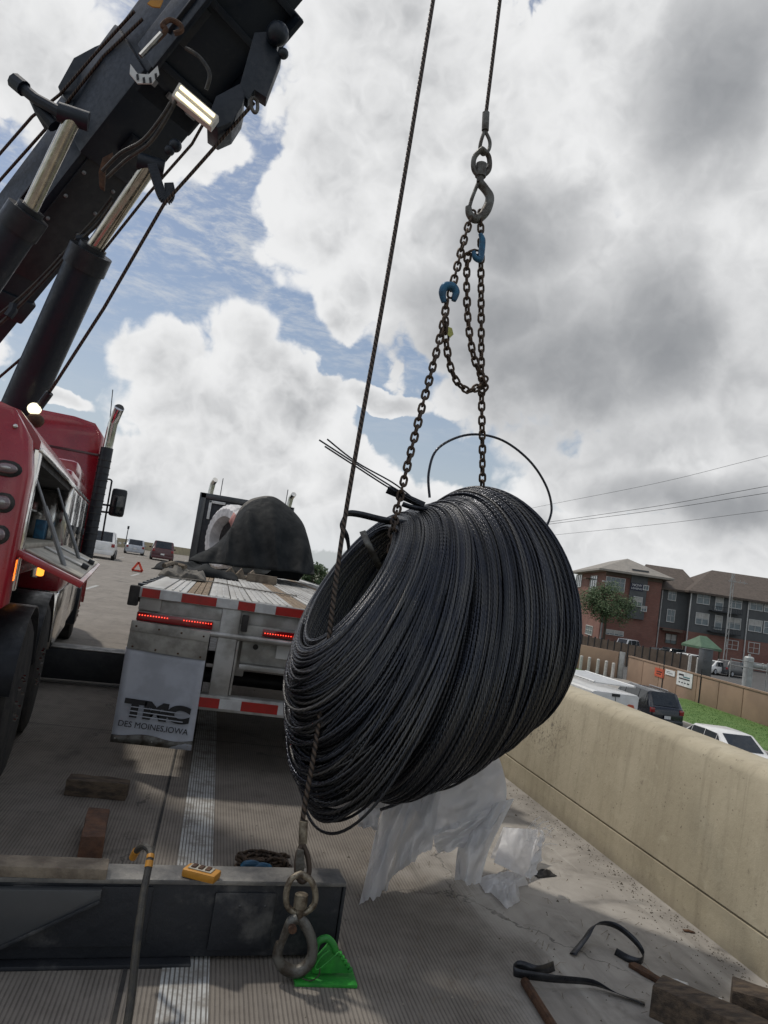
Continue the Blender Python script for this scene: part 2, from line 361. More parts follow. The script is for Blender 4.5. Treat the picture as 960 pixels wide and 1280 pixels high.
def brick_mat():
    m = bpy.data.materials.new('red_brickwork'); m.use_nodes = True; T = NT(m.node_tree); b = T.n['Principled BSDF']
    g = T.new('ShaderNodeNewGeometry'); v = g.outputs['Position']; s = T.new('ShaderNodeSeparateXYZ'); T.put(s.inputs[0], v)
    cb = T.new('ShaderNodeCombineXYZ'); T.put(cb.inputs[0], T.math('ADD', s.outputs[0], s.outputs[1])); T.put(cb.inputs[1], s.outputs[2])
    br = T.new('ShaderNodeTexBrick'); T.put(br.inputs['Vector'], cb.outputs[0]); br.inputs['Scale'].default_value = 1
    br.inputs['Brick Width'].default_value = .24; br.inputs['Row Height'].default_value = .08; br.inputs['Mortar Size'].default_value = .008
    br.inputs['Color1'].default_value = (.27, .115, .085, 1); br.inputs['Color2'].default_value = (.195, .085, .064, 1); br.inputs['Mortar'].default_value = (.2, .16, .14, 1)
    c = T.mix(T.ramp(T.noise(v, .5, 4), .35, .7, 0, .4), br.outputs[0], (.14, .05, .04))
    T.put(b.inputs['Base Color'], c); b.inputs['Roughness'].default_value = .9
    return m
M['brickm'] = brick_mat()
def film_mat(name, col, alpha, transl):
    m = bpy.data.materials.new(name); m.use_nodes = True; T = NT(m.node_tree); b = T.n['Principled BSDF']
    out = T.n['Material Output']; g = T.new('ShaderNodeNewGeometry')
    nz = T.noise(g.outputs['Position'], 7, 6, .6)
    T.put(b.inputs['Base Color'], T.mix(T.ramp(nz, .35, .7), col, tuple(c*.72 for c in col))); b.inputs['Roughness'].default_value = .35
    tr = T.new('ShaderNodeBsdfTranslucent'); tr.inputs[0].default_value = (*col, 1)
    mx = T.new('ShaderNodeMixShader'); mx.inputs[0].default_value = transl
    T.l.new(b.outputs[0], mx.inputs[1]); T.l.new(tr.outputs[0], mx.inputs[2])
    tp = T.new('ShaderNodeBsdfTransparent'); m2 = T.new('ShaderNodeMixShader')
    T.put(m2.inputs[0], T.ramp(nz, .3, .7, alpha-.1, alpha+.08)); T.l.new(tp.outputs[0], m2.inputs[1]); T.l.new(mx.outputs[0], m2.inputs[2])
    T.l.new(m2.outputs[0], out.inputs[0])
    bn = T.new('ShaderNodeBump'); bn.inputs['Strength'].default_value = .35; bn.inputs['Distance'].default_value = .01
    T.put(bn.inputs['Height'], T.noise(g.outputs['Position'], 30, 6, .65)); T.put(b.inputs['Normal'], bn.outputs[0])
    return m
M['film'] = film_mat('plastic_film', (.80, .81, .83), .93, .5)
M['bag'] = film_mat('white_plastic', (.92, .92, .93), 1.2, .6)

# ------------------------------------------------------------------ mesh helpers
V = Vector
ORG = {}
class MB:
    def __init__(s): s.v = []; s.f = []; s.m = []; s.uv = {}; s.cur = 0
    def add(s, vs, fs):
        o = len(s.v); s.v += [tuple(p) for p in vs]
        for f in fs: s.f.append(tuple(i+o for i in f)); s.m.append(s.cur)
        return s
    def use(s, k): s.cur = k; return s
    def box(s, lo, hi, B=None, O=None):
        (x0, y0, z0), (x1, y1, z1) = lo, hi
        p = [V((x, y, z)) for x, y, z in ((x0,y0,z0),(x1,y0,z0),(x1,y1,z0),(x0,y1,z0),(x0,y0,z1),(x1,y0,z1),(x1,y1,z1),(x0,y1,z1))]
        if B is not None: p = [B @ q + (O or V((0,0,0))) for q in p]
        return s.add(p, [(0,3,2,1),(4,5,6,7),(0,1,5,4),(1,2,6,5),(2,3,7,6),(3,0,4,7)])
    def beam(s, a, b, w, h, up=(0, 0, 1)):
        a, b = V(a), V(b); y = (b-a).normalized(); x = y.cross(V(up))
        if x.length < 1e-4: x = y.cross(V((1, 0, 0)))
        x.normalize(); z = x.cross(y)
        B = Matrix((x, y, z)).transposed()
        return s.box((-w/2, 0, -h/2), (w/2, (b-a).length, h/2), B, a)
    def hexa(s, a, b):     # two quads (lists of 4)
        return s.add(list(a)+list(b), [(3,2,1,0),(4,5,6,7),(0,1,5,4),(1,2,6,5),(2,3,7,6),(3,0,4,7)])
    def cyl(s, a, b, r0, r1=None, n=14, cap=True):
        a, b = V(a), V(b); r1 = r0 if r1 is None else r1; d = (b-a).normalized(); x = d.orthogonal().normalized(); y = d.cross(x)
        c = [(math.cos(2*math.pi*i/n), math.sin(2*math.pi*i/n)) for i in range(n)]
        vs = [a+(x*u+y*w)*r0 for u, w in c]+[b+(x*u+y*w)*r1 for u, w in c]
        fs = [(i, (i+1) % n, n+(i+1) % n, n+i) for i in range(n)]
        if cap: fs += [tuple(range(n-1, -1, -1)), tuple(range(n, 2*n))]
        return s.add(vs, fs)
    def rings(s, rs, closed_ends=True):
        n = len(rs[0]); vs = [p for r in rs for p in r]; fs = []
        for k in range(len(rs)-1):
            for i in range(n): fs.append((k*n+i, k*n+(i+1) % n, (k+1)*n+(i+1) % n, (k+1)*n+i))
        if closed_ends: fs += [tuple(range(n-1, -1, -1)), tuple((len(rs)-1)*n+i for i in range(n))]
        return s.add(vs, fs)
    def tube(s, pts, r, n=8, closed=False, uv=False, flat=None):
        pts = [V(p) for p in pts]; m = len(pts); vs = []; us = []; L = 0
        nrm = None
        for i, p in enumerate(pts):
            a = pts[i-1] if (i or closed) else pts[0]; b = pts[(i+1) % m] if (i < m-1 or closed) else pts[-1]
            t = (b-a); t = t.normalized() if t.length > 1e-9 else V((0, 0, 1))
            if nrm is None: nrm = t.orthogonal().normalized()
            nrm = (nrm - t*nrm.dot(t)); nrm = nrm.normalized() if nrm.length > 1e-6 else t.orthogonal().normalized()
            bi = t.cross(nrm); rr = r[i] if isinstance(r, (list, tuple)) else r
            if i: L += (p-pts[i-1]).length
            us.append(L)
            for k in range(n):
                c, q = math.cos(2*math.pi*k/n), math.sin(2*math.pi*k/n)
                vs.append(p+(nrm*c+bi*q)*rr)
        o = len(s.v); fs = []; segs = m if closed else m-1
        for i in range(segs):
            j = (i+1) % m
            for k in range(n):
                k2 = (k+1) % n
                if uv: s.uv[len(s.f)+len(fs)] = [(us[i], k/n), (us[i], (k+1)/n), (us[i+1] if i+1 < m else us[i]+.03, (k+1)/n), (us[i+1] if i+1 < m else us[i]+.03, k/n)]
                fs.append((i*n+k, i*n+k2, j*n+k2, j*n+k))
        if not closed: fs += [tuple(range(n-1, -1, -1)), tuple((m-1)*n+k for k in range(n))]
        return s.add(vs, fs)
    def prism(s, poly, vec):
        vec = V(vec); n = len(poly); a = [V(p) for p in poly]; b = [p+vec for p in a]
        return s.add(a+b, [tuple(range(n-1, -1, -1)), tuple(range(n, 2*n))]+[(i, (i+1) % n, n+(i+1) % n, n+i) for i in range(n)])
    def grid(s, nu, nv, fn):
        vs = [fn(i/(nu-1), j/(nv-1)) for j in range(nv) for i in range(nu)]
        return s.add(vs, [(j*nu+i, j*nu+i+1, (j+1)*nu+i+1, (j+1)*nu+i) for j in range(nv-1) for i in range(nu-1)])
    def ell(s, c, r, nu=14, nv=8, B=None):
        c = V(c); rs = []
        r = (r, r, r) if isinstance(r, (int, float)) else r
        for j in range(1, nv):
            t = math.pi*j/nv
            ring = [V((r[0]*math.sin(t)*math.cos(2*math.pi*i/nu), r[1]*math.sin(t)*math.sin(2*math.pi*i/nu), -r[2]*math.cos(t))) for i in range(nu)]
            rs.append([(B @ p if B else p)+c for p in ring])
        return s.rings(rs)
    def torus(s, c, R_, r, axis=(0, 0, 1), n=24, k=8):
        ax = V(axis).normalized(); x = ax.orthogonal().normalized(); y = ax.cross(x)
        return s.tube([V(c)+(x*math.cos(2*math.pi*i/n)+y*math.sin(2*math.pi*i/n))*R_ for i in range(n)], r, k, True)
    def build(s, name, mats, parent=None, origin=None, bevel=0, smooth=35, kind=None, solid=0, subsurf=0, recalc=True):
        if not isinstance(mats, (list, tuple)): mats = [mats]
        base = ORG.get(parent.name, V((0, 0, 0))) if parent else V((0, 0, 0))
        off = V(origin) if origin is not None else (base if parent else None)
        if off is None:
            a = np.array(s.v); off = V(((a[:, 0].min()+a[:, 0].max())/2, (a[:, 1].min()+a[:, 1].max())/2, a[:, 2].min()))
        me = bpy.data.meshes.new(name)
        me.from_pydata([(p[0]-off[0], p[1]-off[1], p[2]-off[2]) for p in s.v], [], s.f)
        for m_ in mats: me.materials.append(m_)
        me.polygons.foreach_set('material_index', s.m)
        if s.uv:
            ul = me.uv_layers.new(name='UVMap'); arr = np.zeros((len(me.loops), 2), np.float32)
            for fi, uvs in s.uv.items():
                st = me.polygons[fi].loop_start
                for k, u in enumerate(uvs): arr[st+k] = u
            ul.data.foreach_set('uv', arr.ravel())
        if recalc or bevel:
            bm = bmesh.new(); bm.from_mesh(me)
            if recalc: bmesh.ops.recalc_face_normals(bm, faces=bm.faces[:])
            if bevel: bmesh.ops.bevel(bm, geom=bm.edges[:], offset=bevel, segments=2, profile=.6, affect='EDGES', clamp_overlap=True)
            bm.to_mesh(me); bm.free()
        if smooth:
            me.polygons.foreach_set('use_smooth', [True]*len(me.polygons)); me.set_sharp_from_angle(angle=R(smooth))
        o = bpy.data.objects.new(name, me); COL.objects.link(o)
        if parent: o.parent = parent; o.location = off-base
        else: o.location = off
        ORG[o.name] = V(off)
        if solid: md = o.modifiers.new('thickness', 'SOLIDIFY'); md.thickness = solid; md.offset = 0
        if subsurf: md = o.modifiers.new('smooth', 'SUBSURF'); md.levels = subsurf; md.render_levels = subsurf
        if kind: o['kind'] = kind
        return o
def tag(o, label, cat, group=None):
    o['label'] = label; o['category'] = cat
    if group: o['group'] = group
    return o
def thing(name, label, cat, loc, group=None):
    o = bpy.data.objects.new(name, None); COL.objects.link(o); o.location = loc; ORG[o.name] = V(loc); o.empty_display_size = .2
    return tag(o, label, cat, group)
def text(name, s, size, mat_, parent, B, origin, extrude=.001, align='CENTER', offset=0, shear=0, sx=1):
    cu = bpy.data.curves.new(name, 'FONT'); cu.body = s; cu.size = size; cu.extrude = extrude; cu.align_x = align; cu.align_y = 'CENTER'; cu.offset = offset; cu.shear = shear
    cu.materials.append(mat_)
    tmp = bpy.data.objects.new(name, cu); me = bpy.data.meshes.new_from_object(tmp); me.name = name; bpy.data.objects.remove(tmp)
    o = bpy.data.objects.new(name, me); COL.objects.link(o)
    o.parent = parent; base = ORG[parent.name]
    mw = Matrix.Translation(V(origin)-base) @ B.to_4x4() @ Matrix.Diagonal((sx, 1, 1, 1))
    o.matrix_local = mw; ORG[o.name] = V(origin)
    return o
def basis(x, y, z=None):
    x = V(x).normalized(); y = V(y); y = (y-x*y.dot(x)).normalized(); z = x.cross(y)
    return Matrix((x, y, z)).transposed()
def cat_spline(pts, n):
    pts = [V(p) for p in pts]; out = []; m = len(pts)
    for i in range(n):
        t = i/(n-1)*(m-1); k = min(int(t), m-2); f = t-k
        p0, p1, p2, p3 = pts[max(k-1, 0)], pts[k], pts[k+1], pts[min(k+2, m-1)]
        out.append(.5*((2*p1)+(p2-p0)*f+(2*p0-5*p1+4*p2-p3)*f*f+(3*p1-p0-3*p2+p3)*f**3))
    return out
def nz(p, s=1.0): return noise.noise(V(p)*s)

# ================================================================== THE SETTING
GZ = -3.3                                   # street level beside the raised highway
def rz(y): return .006*min(max(y-10, 0), 100)
mb = MB(); ys = [-14+i*2 for i in range(22)]+[30+i*8 for i in range(30)]
for a, b in zip(ys[:-1], ys[1:]): mb.add([(-26, a, rz(a)), (3.36, a, rz(a)), (3.36, b, rz(b)), (-26, b, rz(b))], [(0, 1, 2, 3)])
o = mb.build('road', M['road'], kind='structure', smooth=0)
mb = MB()
for x0, x1, y0, y1 in [(3.30, 3.358, -14, 262)]:
    for a, b in zip(ys[:-1], ys[1:]): mb.hexa([(x0, a, GZ-.3), (x1, a, GZ-.3), (x1, b, GZ-.3), (x0, b, GZ-.3)], [(x0, a, rz(a)-.02), (x1, a, rz(a)-.02), (x1, b, rz(b)-.02), (x0, b, rz(b)-.02)])
mb.build('retaining_wall', M['concw'], kind='structure', smooth=0)
mb = MB(); S = 2400
mb.add([(-S, -S, GZ-.06), (S, -S, GZ-.06), (S, S, GZ-.06), (-S, S, GZ-.06)], [(0, 1, 2, 3)])
mb.build('terrain', M['dirt'], kind='structure', smooth=0)
# painted lines: the edge line beside the trailer and lane dashes
def strip(name, x0, x1, y0, y1, m, zoff=.004, step=2.0):
    mb = MB(); n = max(1, int((y1-y0)/step))
    for i in range(n):
        a, b = y0+(y1-y0)*i/n, y0+(y1-y0)*(i+1)/n
        mb.add([(x0, a, rz(a)+zoff), (x1, a, rz(a)+zoff), (x1, b, rz(b)+zoff), (x0, b, rz(b)+zoff)], [(0, 1, 2, 3)])
    return mb.build(name, m, kind='structure', smooth=0)
strip('edge_line', .045, .235, -10, 240, M['line'])
for lx in (-3.75, -7.5, -11.2):
    for k in range(-1, 10): strip('lane_dash', lx-.06, lx+.06, 10.2+k*12, 13.2+k*12, M['line'])
strip('far_edge_line', -15.2, -15.05, -10, 240, M['line'])
strip('joint_seam', -.105, -.088, -10, 120, M['rubber'])
for k in range(-1, 14): 
    y = 6.9+k*5.6; mb = MB(); mb.add([(-25, y, rz(y)+.006), (2.96, y, rz(y)+.006), (2.96, y+.012, rz(y)+.006), (-25, y+.012, rz(y)+.006)], [(0, 1, 2, 3)])
    mb.build('cross_joint', M['rubber'], kind='structure', smooth=0)
# grit on the shoulder and along the foot of the barrier
mb = MB()
for i in range(1500):
    y = 2.0+abs(random.gauss(0, 1))*3.0
    x = 2.95-abs(random.gauss(0, .13)) if random.random() < .62 else random.uniform(.4, 2.9)
    r = random.uniform(.002, .007)*(1.8 if random.random() < .06 else 1)
    mb.add([(x-r, y, .0), (x+r*.6, y-r, .0), (x+r, y+r, .0), (x, y, r*1.1)], [(0, 1, 3), (1, 2, 3), (2, 0, 3)])
mb.build('gravel', M['debris'], kind='stuff', smooth=0)
mb = MB()
for i in range(240):
    x, y = random.uniform(1.0, 2.6), random.uniform(2.6, 5.6); a = random.uniform(0, 6.28); l = random.uniform(.02, .09); w = .0016
    d = V((math.cos(a), math.sin(a), 0)); n_ = V((-d.y, d.x, 0))
    p = V((x, y, .006)); q = p+d*l*.5+n_*random.uniform(-.02, .02)+V((0, 0, random.uniform(0, .02))); e = p+d*l
    for s_, t_ in ((p, q), (q, e)): mb.add([s_+n_*w, s_-n_*w, t_-n_*w, t_+n_*w], [(0, 1, 2, 3)])
mb.build('straw_litter', M['tanwood'], kind='stuff', smooth=0)

# ------------------------------------------------------------------ concrete barrier on the right
bar = thing('concrete_barrier', 'tan painted concrete barrier with a groove near its foot along the shoulder', 'barrier', (3.15, 3, 0))
prof = [(2.975, -.02), (2.973, .196), (2.992, .200), (2.992, .209), (2.974, .213), (3.005, .93), (3.045, .985), (3.10, 1.0), (3.27, 1.0), (3.30, .97), (3.31, -.02)]
def bsec(y0, y1, flare=0.0):
    mb = MB(); rs = []; n = max(2, int((y1-y0)/.5))
    for i in range(n+1):
        y = y0+(y1-y0)*i/n; dx = flare*(y-y0)
        rs.append([V((x+dx+.004*nz((x*3, y*1.7, z*4))+(.010 if i in (0, n) and .2 < z else 0), y, z+rz(y)+(.006*nz((x, y*2, 3)) if z > .8 else 0))) for x, z in prof])
    mb.rings(rs); return mb.build('barrier_segment', M['barrier'], bar, smooth=40)
bsec(-9, -2.02); bsec(-2, 6.90)
y = 6.925
for k in range(14): bsec(y, y+8.985); y += 9.0
# far median barrier curving across the distance on the left
mbp = [(-24, 40), (-22, 70), (-19, 92), (-13, 112), (-4, 132), (8, 150)]
fb = thing('far_barrier', 'long pale tan concrete wall curving behind the distant cars', 'barrier', (-19, 92, .5))
for a, b in zip(mbp[:-1], mbp[1:]):
    mb = MB(); a3, b3 = V((*a, rz(a[1]))), V((*b, rz(b[1]))); n_ = (b3-a3).cross(V((0, 0, 1))).normalized()*.2
    mb.hexa([a3-n_, a3+n_, b3+n_, b3-n_], [p+V((0, 0, 1.25)) for p in (a3-n_*.5, a3+n_*.5, b3+n_*.5, b3-n_*.5)])
    mb.build('barrier_segment', M['concw'], fb, smooth=0)

# ------------------------------------------------------------------ street level on the right
mb = MB(); mb.add([(8, -40, GZ), (24.0, -40, GZ), (24.0, 160, GZ), (8, 160, GZ)], [(0, 1, 2, 3)]); mb.build('frontage_road', M['asph'], kind='structure', smooth=0)
mb = MB(); mb.add([(31, 38, GZ-.012), (130, 38, GZ-.012), (130, 96, GZ-.012), (31, 96, GZ-.012)], [(0, 1, 2, 3)]); mb.build('parking_lot', M['asph'], kind='structure', smooth=0)
mb = MB(); mb.box((24.0, -40, GZ-.05), (24.25, 43.2, GZ+.13)); mb.build('kerb', M['kerb'], kind='structure', bevel=.02)
mb = MB(); mb.box((24.25, 43.2, GZ-.04), (33, 52.0, GZ+.02)); mb.box((24.0, 43.2, GZ-.04), (24.25, 52, GZ+.02)); mb.build('driveway', M['kerb'], kind='structure', smooth=0)
mb = MB(); mb.box((24.25, 20, GZ-.05), (31.6, 43.2, GZ+.11)); mb.build('lawn', M['lawn'], kind='structure', smooth=0)
mb = MB(); mb.box((24.25, 52, GZ-.05), (29.8, 75, GZ+.11)); mb.build('lawn', M['lawn'], kind='structure', smooth=0)
mb = MB()
for i in range(9000):
    x, y = random.uniform(24.4, 31), random.uniform(24, 43); h = random.uniform(.02, .05); a = random.uniform(0, 6.28); w = .02
    mb.add([(x-w*math.cos(a), y-w*math.sin(a), GZ+.10), (x+w*math.cos(a), y+w*math.sin(a), GZ+.10), (x+random.uniform(-.05, .05), y, GZ+.11+h)], [(0, 1, 2)])
mb.build('grass', M['lawn'], kind='stuff', smooth=0, recalc=False)

def onplane(px, py, p0, n_):
    d = ray(px, py); return EYE + d*((V(p0)-EYE).dot(V(n_))/d.dot(V(n_)))
# front wall of the utility yard
WA, WB = V((30.3, 30.0, GZ)), V((32.4, 51.9, GZ)); wdir = (WB-WA).normalized(); wn = V((-wdir.y, wdir.x, 0)); wn = wn if wn.x < 0 else -wn
wall = thing('yard_wall', 'long tan panel wall carrying signs behind the lawn', 'wall', WA)
zw = GZ+1.82; npan = 9; Lw = (WB-WA).length
for i in range(npan):
    a, b = WA+wdir*(Lw*i/npan+.03), WA+wdir*(Lw*(i+1)/npan-.03)
    mb = MB(); mb.hexa([a, a-wn*.2, b-wn*.2, b], [p+V((0, 0, zw-GZ)) for p in (a, a-wn*.2, b-wn*.2, b)]); mb.build('wall_panel', M['tanwall'], wall, bevel=.02)
mb = MB(); mb.hexa([WA+wn*.04+V((0, 0, 1.83)), WA-wn*.24+V((0, 0, 1.83)), WB-wn*.24+V((0, 0, 1.83)), WB+wn*.04+V((0, 0, 1.83))], [p+V((0, 0, .09)) for p in (WA+wn*.04+V((0, 0, 1.83)), WA-wn*.24+V((0, 0, 1.83)), WB-wn*.24+V((0, 0, 1.83)), WB+wn*.04+V((0, 0, 1.83)))]); mb.build('coping', M['tanwall'], wall)
for px, in ((876,), (828,)):
    p = onplane(px, 850, WA+wn*.03, wn); mb = MB(); mb.cyl((p.x, p.y, GZ), (p.x, p.y, zw+.5), .035, n=8); mb.build('fence_post', M['black'], wall)
WC = V((29.4, 57.5, GZ)); WBB = WB+V((-.15, .25, 0))
w2 = thing('gate_wall', 'short tan wall section with a gate behind the row of five bollards', 'wall', WC)
d2 = (WC-WBB); n2 = V((-d2.y, d2.x, 0)).normalized()
mb = MB()
a, b = WBB+d2*.08, WC; mb.hexa([a, a+n2*.2, b+n2*.2, b], [p+V((0, 0, 2.05)) for p in (a, a+n2*.2, b+n2*.2, b)]); mb.build('wall_panel', M['tanwall'], w2, bevel=.02)
a, b = WBB, WBB+d2*.07; mb = MB(); mb.hexa([a, a+n2*.15, b+n2*.15, b], [p+V((0, 0, 2.1)) for p in (a, a+n2*.15, b+n2*.15, b)]); mb.build('gate', M['pole'], w2, bevel=.02)
w3 = thing('brown_fence', 'dark brown slatted fence standing behind the tan yard wall', 'fence', P(790, 812, 66))
pa, pb = P(690, 796, 74), P(884, 811, 58); pa.z = pb.z = GZ
nfp = 22
for i in range(nfp):
    a, b = pa.lerp(pb, i/nfp), pa.lerp(pb, (i+.93)/nfp); mb = MB(); mb.beam(a+V((0, 0, 1.15)), b+V((0, 0, 1.15)), .08, 2.15); mb.build('fence_panel', M['fence'], w3)
    mb = MB(); p = pa.lerp(pb, (i+.965)/nfp); mb.box((p.x-.06, p.y-.06, GZ), (p.x+.06, p.y+.06, GZ+2.35)); mb.build('fence_post', M['black'], w3)
# signs on the wall
def wsign(name, label, x0, y0, x1, y1, m, marks=()):
    a, b = onplane(x0, y0, WA+wn*.05, wn), onplane(x1, y1, WA+wn*.05, wn)
    t = thing(name, label, 'sign', (a+b)/2); mb = MB(); zt, zb = a.z, b.z
    q = [V((a.x, a.y, zb)), V((b.x, b.y, zb)), V((b.x, b.y, zt)), V((a.x, a.y, zt))]
    mb.hexa(q, [p-wn*.04 for p in q]); mb.build('sign_board', m, t)
    ex, ez = q[1]-q[0], V((0, 0, zt-zb))
    for (u0, v0, u1, v1, mm) in marks:
        mb = MB(); r_ = [q[0]+ex*u+ez*v+wn*.004 for u, v in ((u0, v0), (u1, v0), (u1, v1), (u0, v1))]; mb.hexa(r_, [p+wn*.003 for p in r_]); mb.build('print', mm, t, smooth=0)
wsign('wall_sign', 'small orange sign hung on the tan yard wall', 819, 834, 829, 848, M['signo'], [(.2, .55, .8, .68, M['maroon']), (.2, .3, .7, .42, M['maroon'])])
wsign('wall_sign', 'small white sign between the orange sign and the large white sign', 832, 836, 843, 846, M['signw'], [(.12, .6, .5, .68, M['ink']), (.12, .35, .8, .42, M['ink'])])
wsign('wall_sign', 'large white sign with a dark emblem on the tan yard wall', 847, 838, 864, 861, M['signw'], [(.12, .72, .45, .84, M['ink']), (.4, .62, .85, .7, M['inkteal']), (.15, .47, .85, .56, M['ink']), (.15, .2, .25, .28, M['ink']), (.33, .2, .43, .28, M['ink']), (.52, .2, .62, .28, M['ink']), (.7, .2, .85, .28, M['ink'])])
# bollards
nm = ['leftmost', 'second from left', 'middle', 'fourth from left', 'rightmost']
for i, (px, yt, yb) in enumerate([(725, 820, 838), (735, 822, 840), (746, 824, 842.5), (756, 827, 845), (765, 829, 848)]):
    p = G(px, yb, GZ); mb = MB(); mb.cyl(p, p+V((0, 0, 1.15)), .13, n=12); mb.ell(p+V((0, 0, 1.15)), (.13, .13, .08), 12, 6)
    tag(mb.build('bollard', M['post']), f'white bollard by the gate wall, {nm[i]} of the row of five', 'bollard', 'white bollards by the yard wall')
for i, (px, yt, yb) in enumerate([(894.5, 860, 884.5), (917, 864, 892), (937.5, 872, 898.5), (955, 876, 904)]):
    p = G(px, yb, GZ+.1); mb = MB(); mb.cyl(p, p+V((0, 0, 1.12)), .12, n=12); mb.ell(p+V((0, 0, 1.12)), (.12, .12, .08), 12, 6)
    tag(mb.build('bollard', M['post']), 'white bollard at the lawn edge, ' + ['nearest the large white sign', 'second from the large white sign', 'third from the large white sign', 'farthest right of the four'][i], 'bollard', 'white bollards by the yard wall')
for i, (px, yt) in enumerate([(863, 820), (873, 823)]):
    p = P(px, yt, 52); mb = MB(); mb.cyl((p.x, p.y, GZ), p, .12, n=12); mb.ell(p, (.12, .12, .08), 12, 6)
    tag(mb.build('bollard', M['post']), ['pale bollard showing above the tan wall, left one of the pair', 'pale bollard showing above the tan wall, beside the grey cabinet'][i], 'bollard', 'white bollards by the yard wall')
# yard equipment
p = P(883, 812, 47.0); t = thing('cabinet', 'dark grey utility cabinet behind the tan wall', 'cabinet', (p.x, p.y, GZ))
mb = MB(); mb.box((p.x-.38, p.y-.3, GZ), (p.x+.38, p.y+.3, p.z)); mb.build('cabinet_body', M['dgrey'], t, bevel=.02)
mb = MB(); mb.box((p.x-.42, p.y-.34, p.z), (p.x+.42, p.y+.34, p.z+.06)); mb.build('cabinet_lid', M['dgrey'], t, bevel=.02)
p = P(934, 848, 42); t = thing('gas_meter_set', 'pale grey gas regulator with a thick horizontal pipe behind the wall', 'pipework', (p.x, p.y, GZ))
zt = P(934, 822, 42).z
mb = MB(); mb.cyl((p.x, p.y, GZ), (p.x, p.y, zt), .3, n=16); mb.ell((p.x, p.y, zt), (.3, .3, .12), 16, 6); mb.cyl((p.x, p.y, zt), (p.x, p.y, zt+.25), .08); mb.build('regulator', M['tank'], t)
zp = P(950, 833, 42).z
mb = MB(); mb.cyl((p.x+.2, p.y, zp), (p.x+4.5, p.y-1.2, zp), .17, n=14); mb.torus((p.x+.9, p.y-.19, zp), .2, .05, (1, -.27, 0), 16, 6); mb.build('pipe', M['tank'], t)
mb = MB()
for dx in (-1.6, -.5, .8, 2.0, 3.2): mb.cyl((p.x+dx, p.y-.6-.2*dx, GZ), (p.x+dx, p.y-.6-.2*dx, zt-.15), .035, n=6)
mb.cyl((p.x-1.6, p.y-.28, zt-.2), (p.x+4.0, p.y-1.4, zt-.35), .035, n=6); mb.cyl((p.x-1.6, p.y-.28, zt-.6), (p.x+4.0, p.y-1.4, zt-.75), .035, n=6); mb.build('railing', M['pole'], t)

# ------------------------------------------------------------------ buildings
e1 = V((.955, -.297, 0)).normalized(); nf = V((-.297, -.955, 0)).normalized()   # facade direction and its outward normal (towards the camera)
def quad_on(p0, n_, x0, y0, x1, y1, skew=True):
    """world rectangle on a facade plane that spans the photo rectangle"""
    a, b = onplane(x0, y0, p0, n_), onplane(x1, y1, p0, n_)
    c = (a+b)/2; t = V((0, 0, 1)).cross(n_).normalized()
    w = abs((b-a).dot(t)); h = abs(a.z-b.z); return c, t, w, h
def window(parent, c, t, n_, w, h, cols=2, rows=2, fm='trim', depth=.12):
    Zv = V((0, 0, 1)); fr = .09
    mb = MB(); B = Matrix((t, n_, Zv)).transposed()
    for x0, x1, z0, z1 in ((-w/2, w/2, h/2-fr, h/2), (-w/2, w/2, -h/2, -h/2+fr), (-w/2, -w/2+fr, -h/2+fr, h/2-fr), (w/2-fr, w/2, -h/2+fr, h/2-fr)): mb.box((x0, -.02, z0), (x1, depth, z1), B, c)
    for i in range(1, cols): x = -w/2+w*i/cols; mb.box((x-.03, -.02, -h/2+fr), (x+.03, depth-.02, h/2-fr), B, c)
    for i in range(1, rows): z = -h/2+h*i/rows; mb.box((-w/2+fr, -.02, z-.025), (w/2-fr, depth-.03, z+.025), B, c)
    f = mb.build('window', M[fm], parent, smooth=0)
    mb = MB(); mb.box((-w/2+.02, -.02, -h/2+.02), (w/2-.02, .03, h/2-.02), B, c); mb.build('pane', M['glassl'], f, smooth=0)
    if random.random() < .6:
        k = random.uniform(.25, .8); mb = MB(); mb.box((-w/2+.08, .031, h/2-.08-(h-.16)*k), (w/2-.08, .036, h/2-.08), B, c); mb.build('blind', M['blind'], f, smooth=0)
    return f
def gable(parent, name, corners, zb, zr, ridge, m):
    """hip roof from four base corners and ridge ends"""
    mb = MB(); c = [V((p.x, p.y, zb)) for p in corners]; r0, r1 = [V((p.x, p.y, zr)) for p in ridge]
    mb.add(c+[r0, r1], [(0, 1, 5, 4), (1, 2, 5), (2, 3, 4, 5), (3, 0, 4), (3, 2, 1, 0)])
    u = [p-V((0, 0, .28)) for p in c]; mb.add(c+u, [(0, 1, 5, 4), (1, 2, 6, 5), (2, 3, 7, 6), (3, 0, 4, 7), (7, 6, 5, 4)])
    return mb.build(name, m, parent, smooth=0)
# red brick tower
C0 = P(751, 770, 97); C0.z = GZ
C1 = onplane(823, 770, C0, nf); C1.z = GZ
back = -nf*22
tower = thing('brick_building', 'red brick block with a pale hipped metal roof behind the tree', 'building', C0)
ZE = 8.0
mb = MB(); mb.hexa([C0, C1, C1+back, C0+back], [p+V((0, 0, ZE-GZ)) for p in (C0, C1, C1+back, C0+back)]); mb.build('wall', M['brickm'], tower, smooth=0)
ov = 1.3
corn = [C0-e1*ov+nf*ov, C1+e1*ov+nf*ov, C1+e1*ov+back-nf*ov, C0-e1*ov+back-nf*ov]
mid = (C0+C1)/2; 
gable(tower, 'roof', corn, ZE, ZE+2.4, [mid+nf*-5, mid+back+nf*5], M['metalroof'])
mb = MB(); mb.beam(C0+V((0, 0, ZE-GZ-.55))+nf*.12, C1+V((0, 0, ZE-GZ-.55))+nf*.12, .24, .5); mb.build('cornice', M['fence'], tower, smooth=0)
for r_ in [(758, 720, 780, 741), (757, 786, 779, 796)]:
    c, t, w, h = quad_on(C0+nf*.01, nf, *r_); window(tower, c, t, nf, w, h, 4, 3)
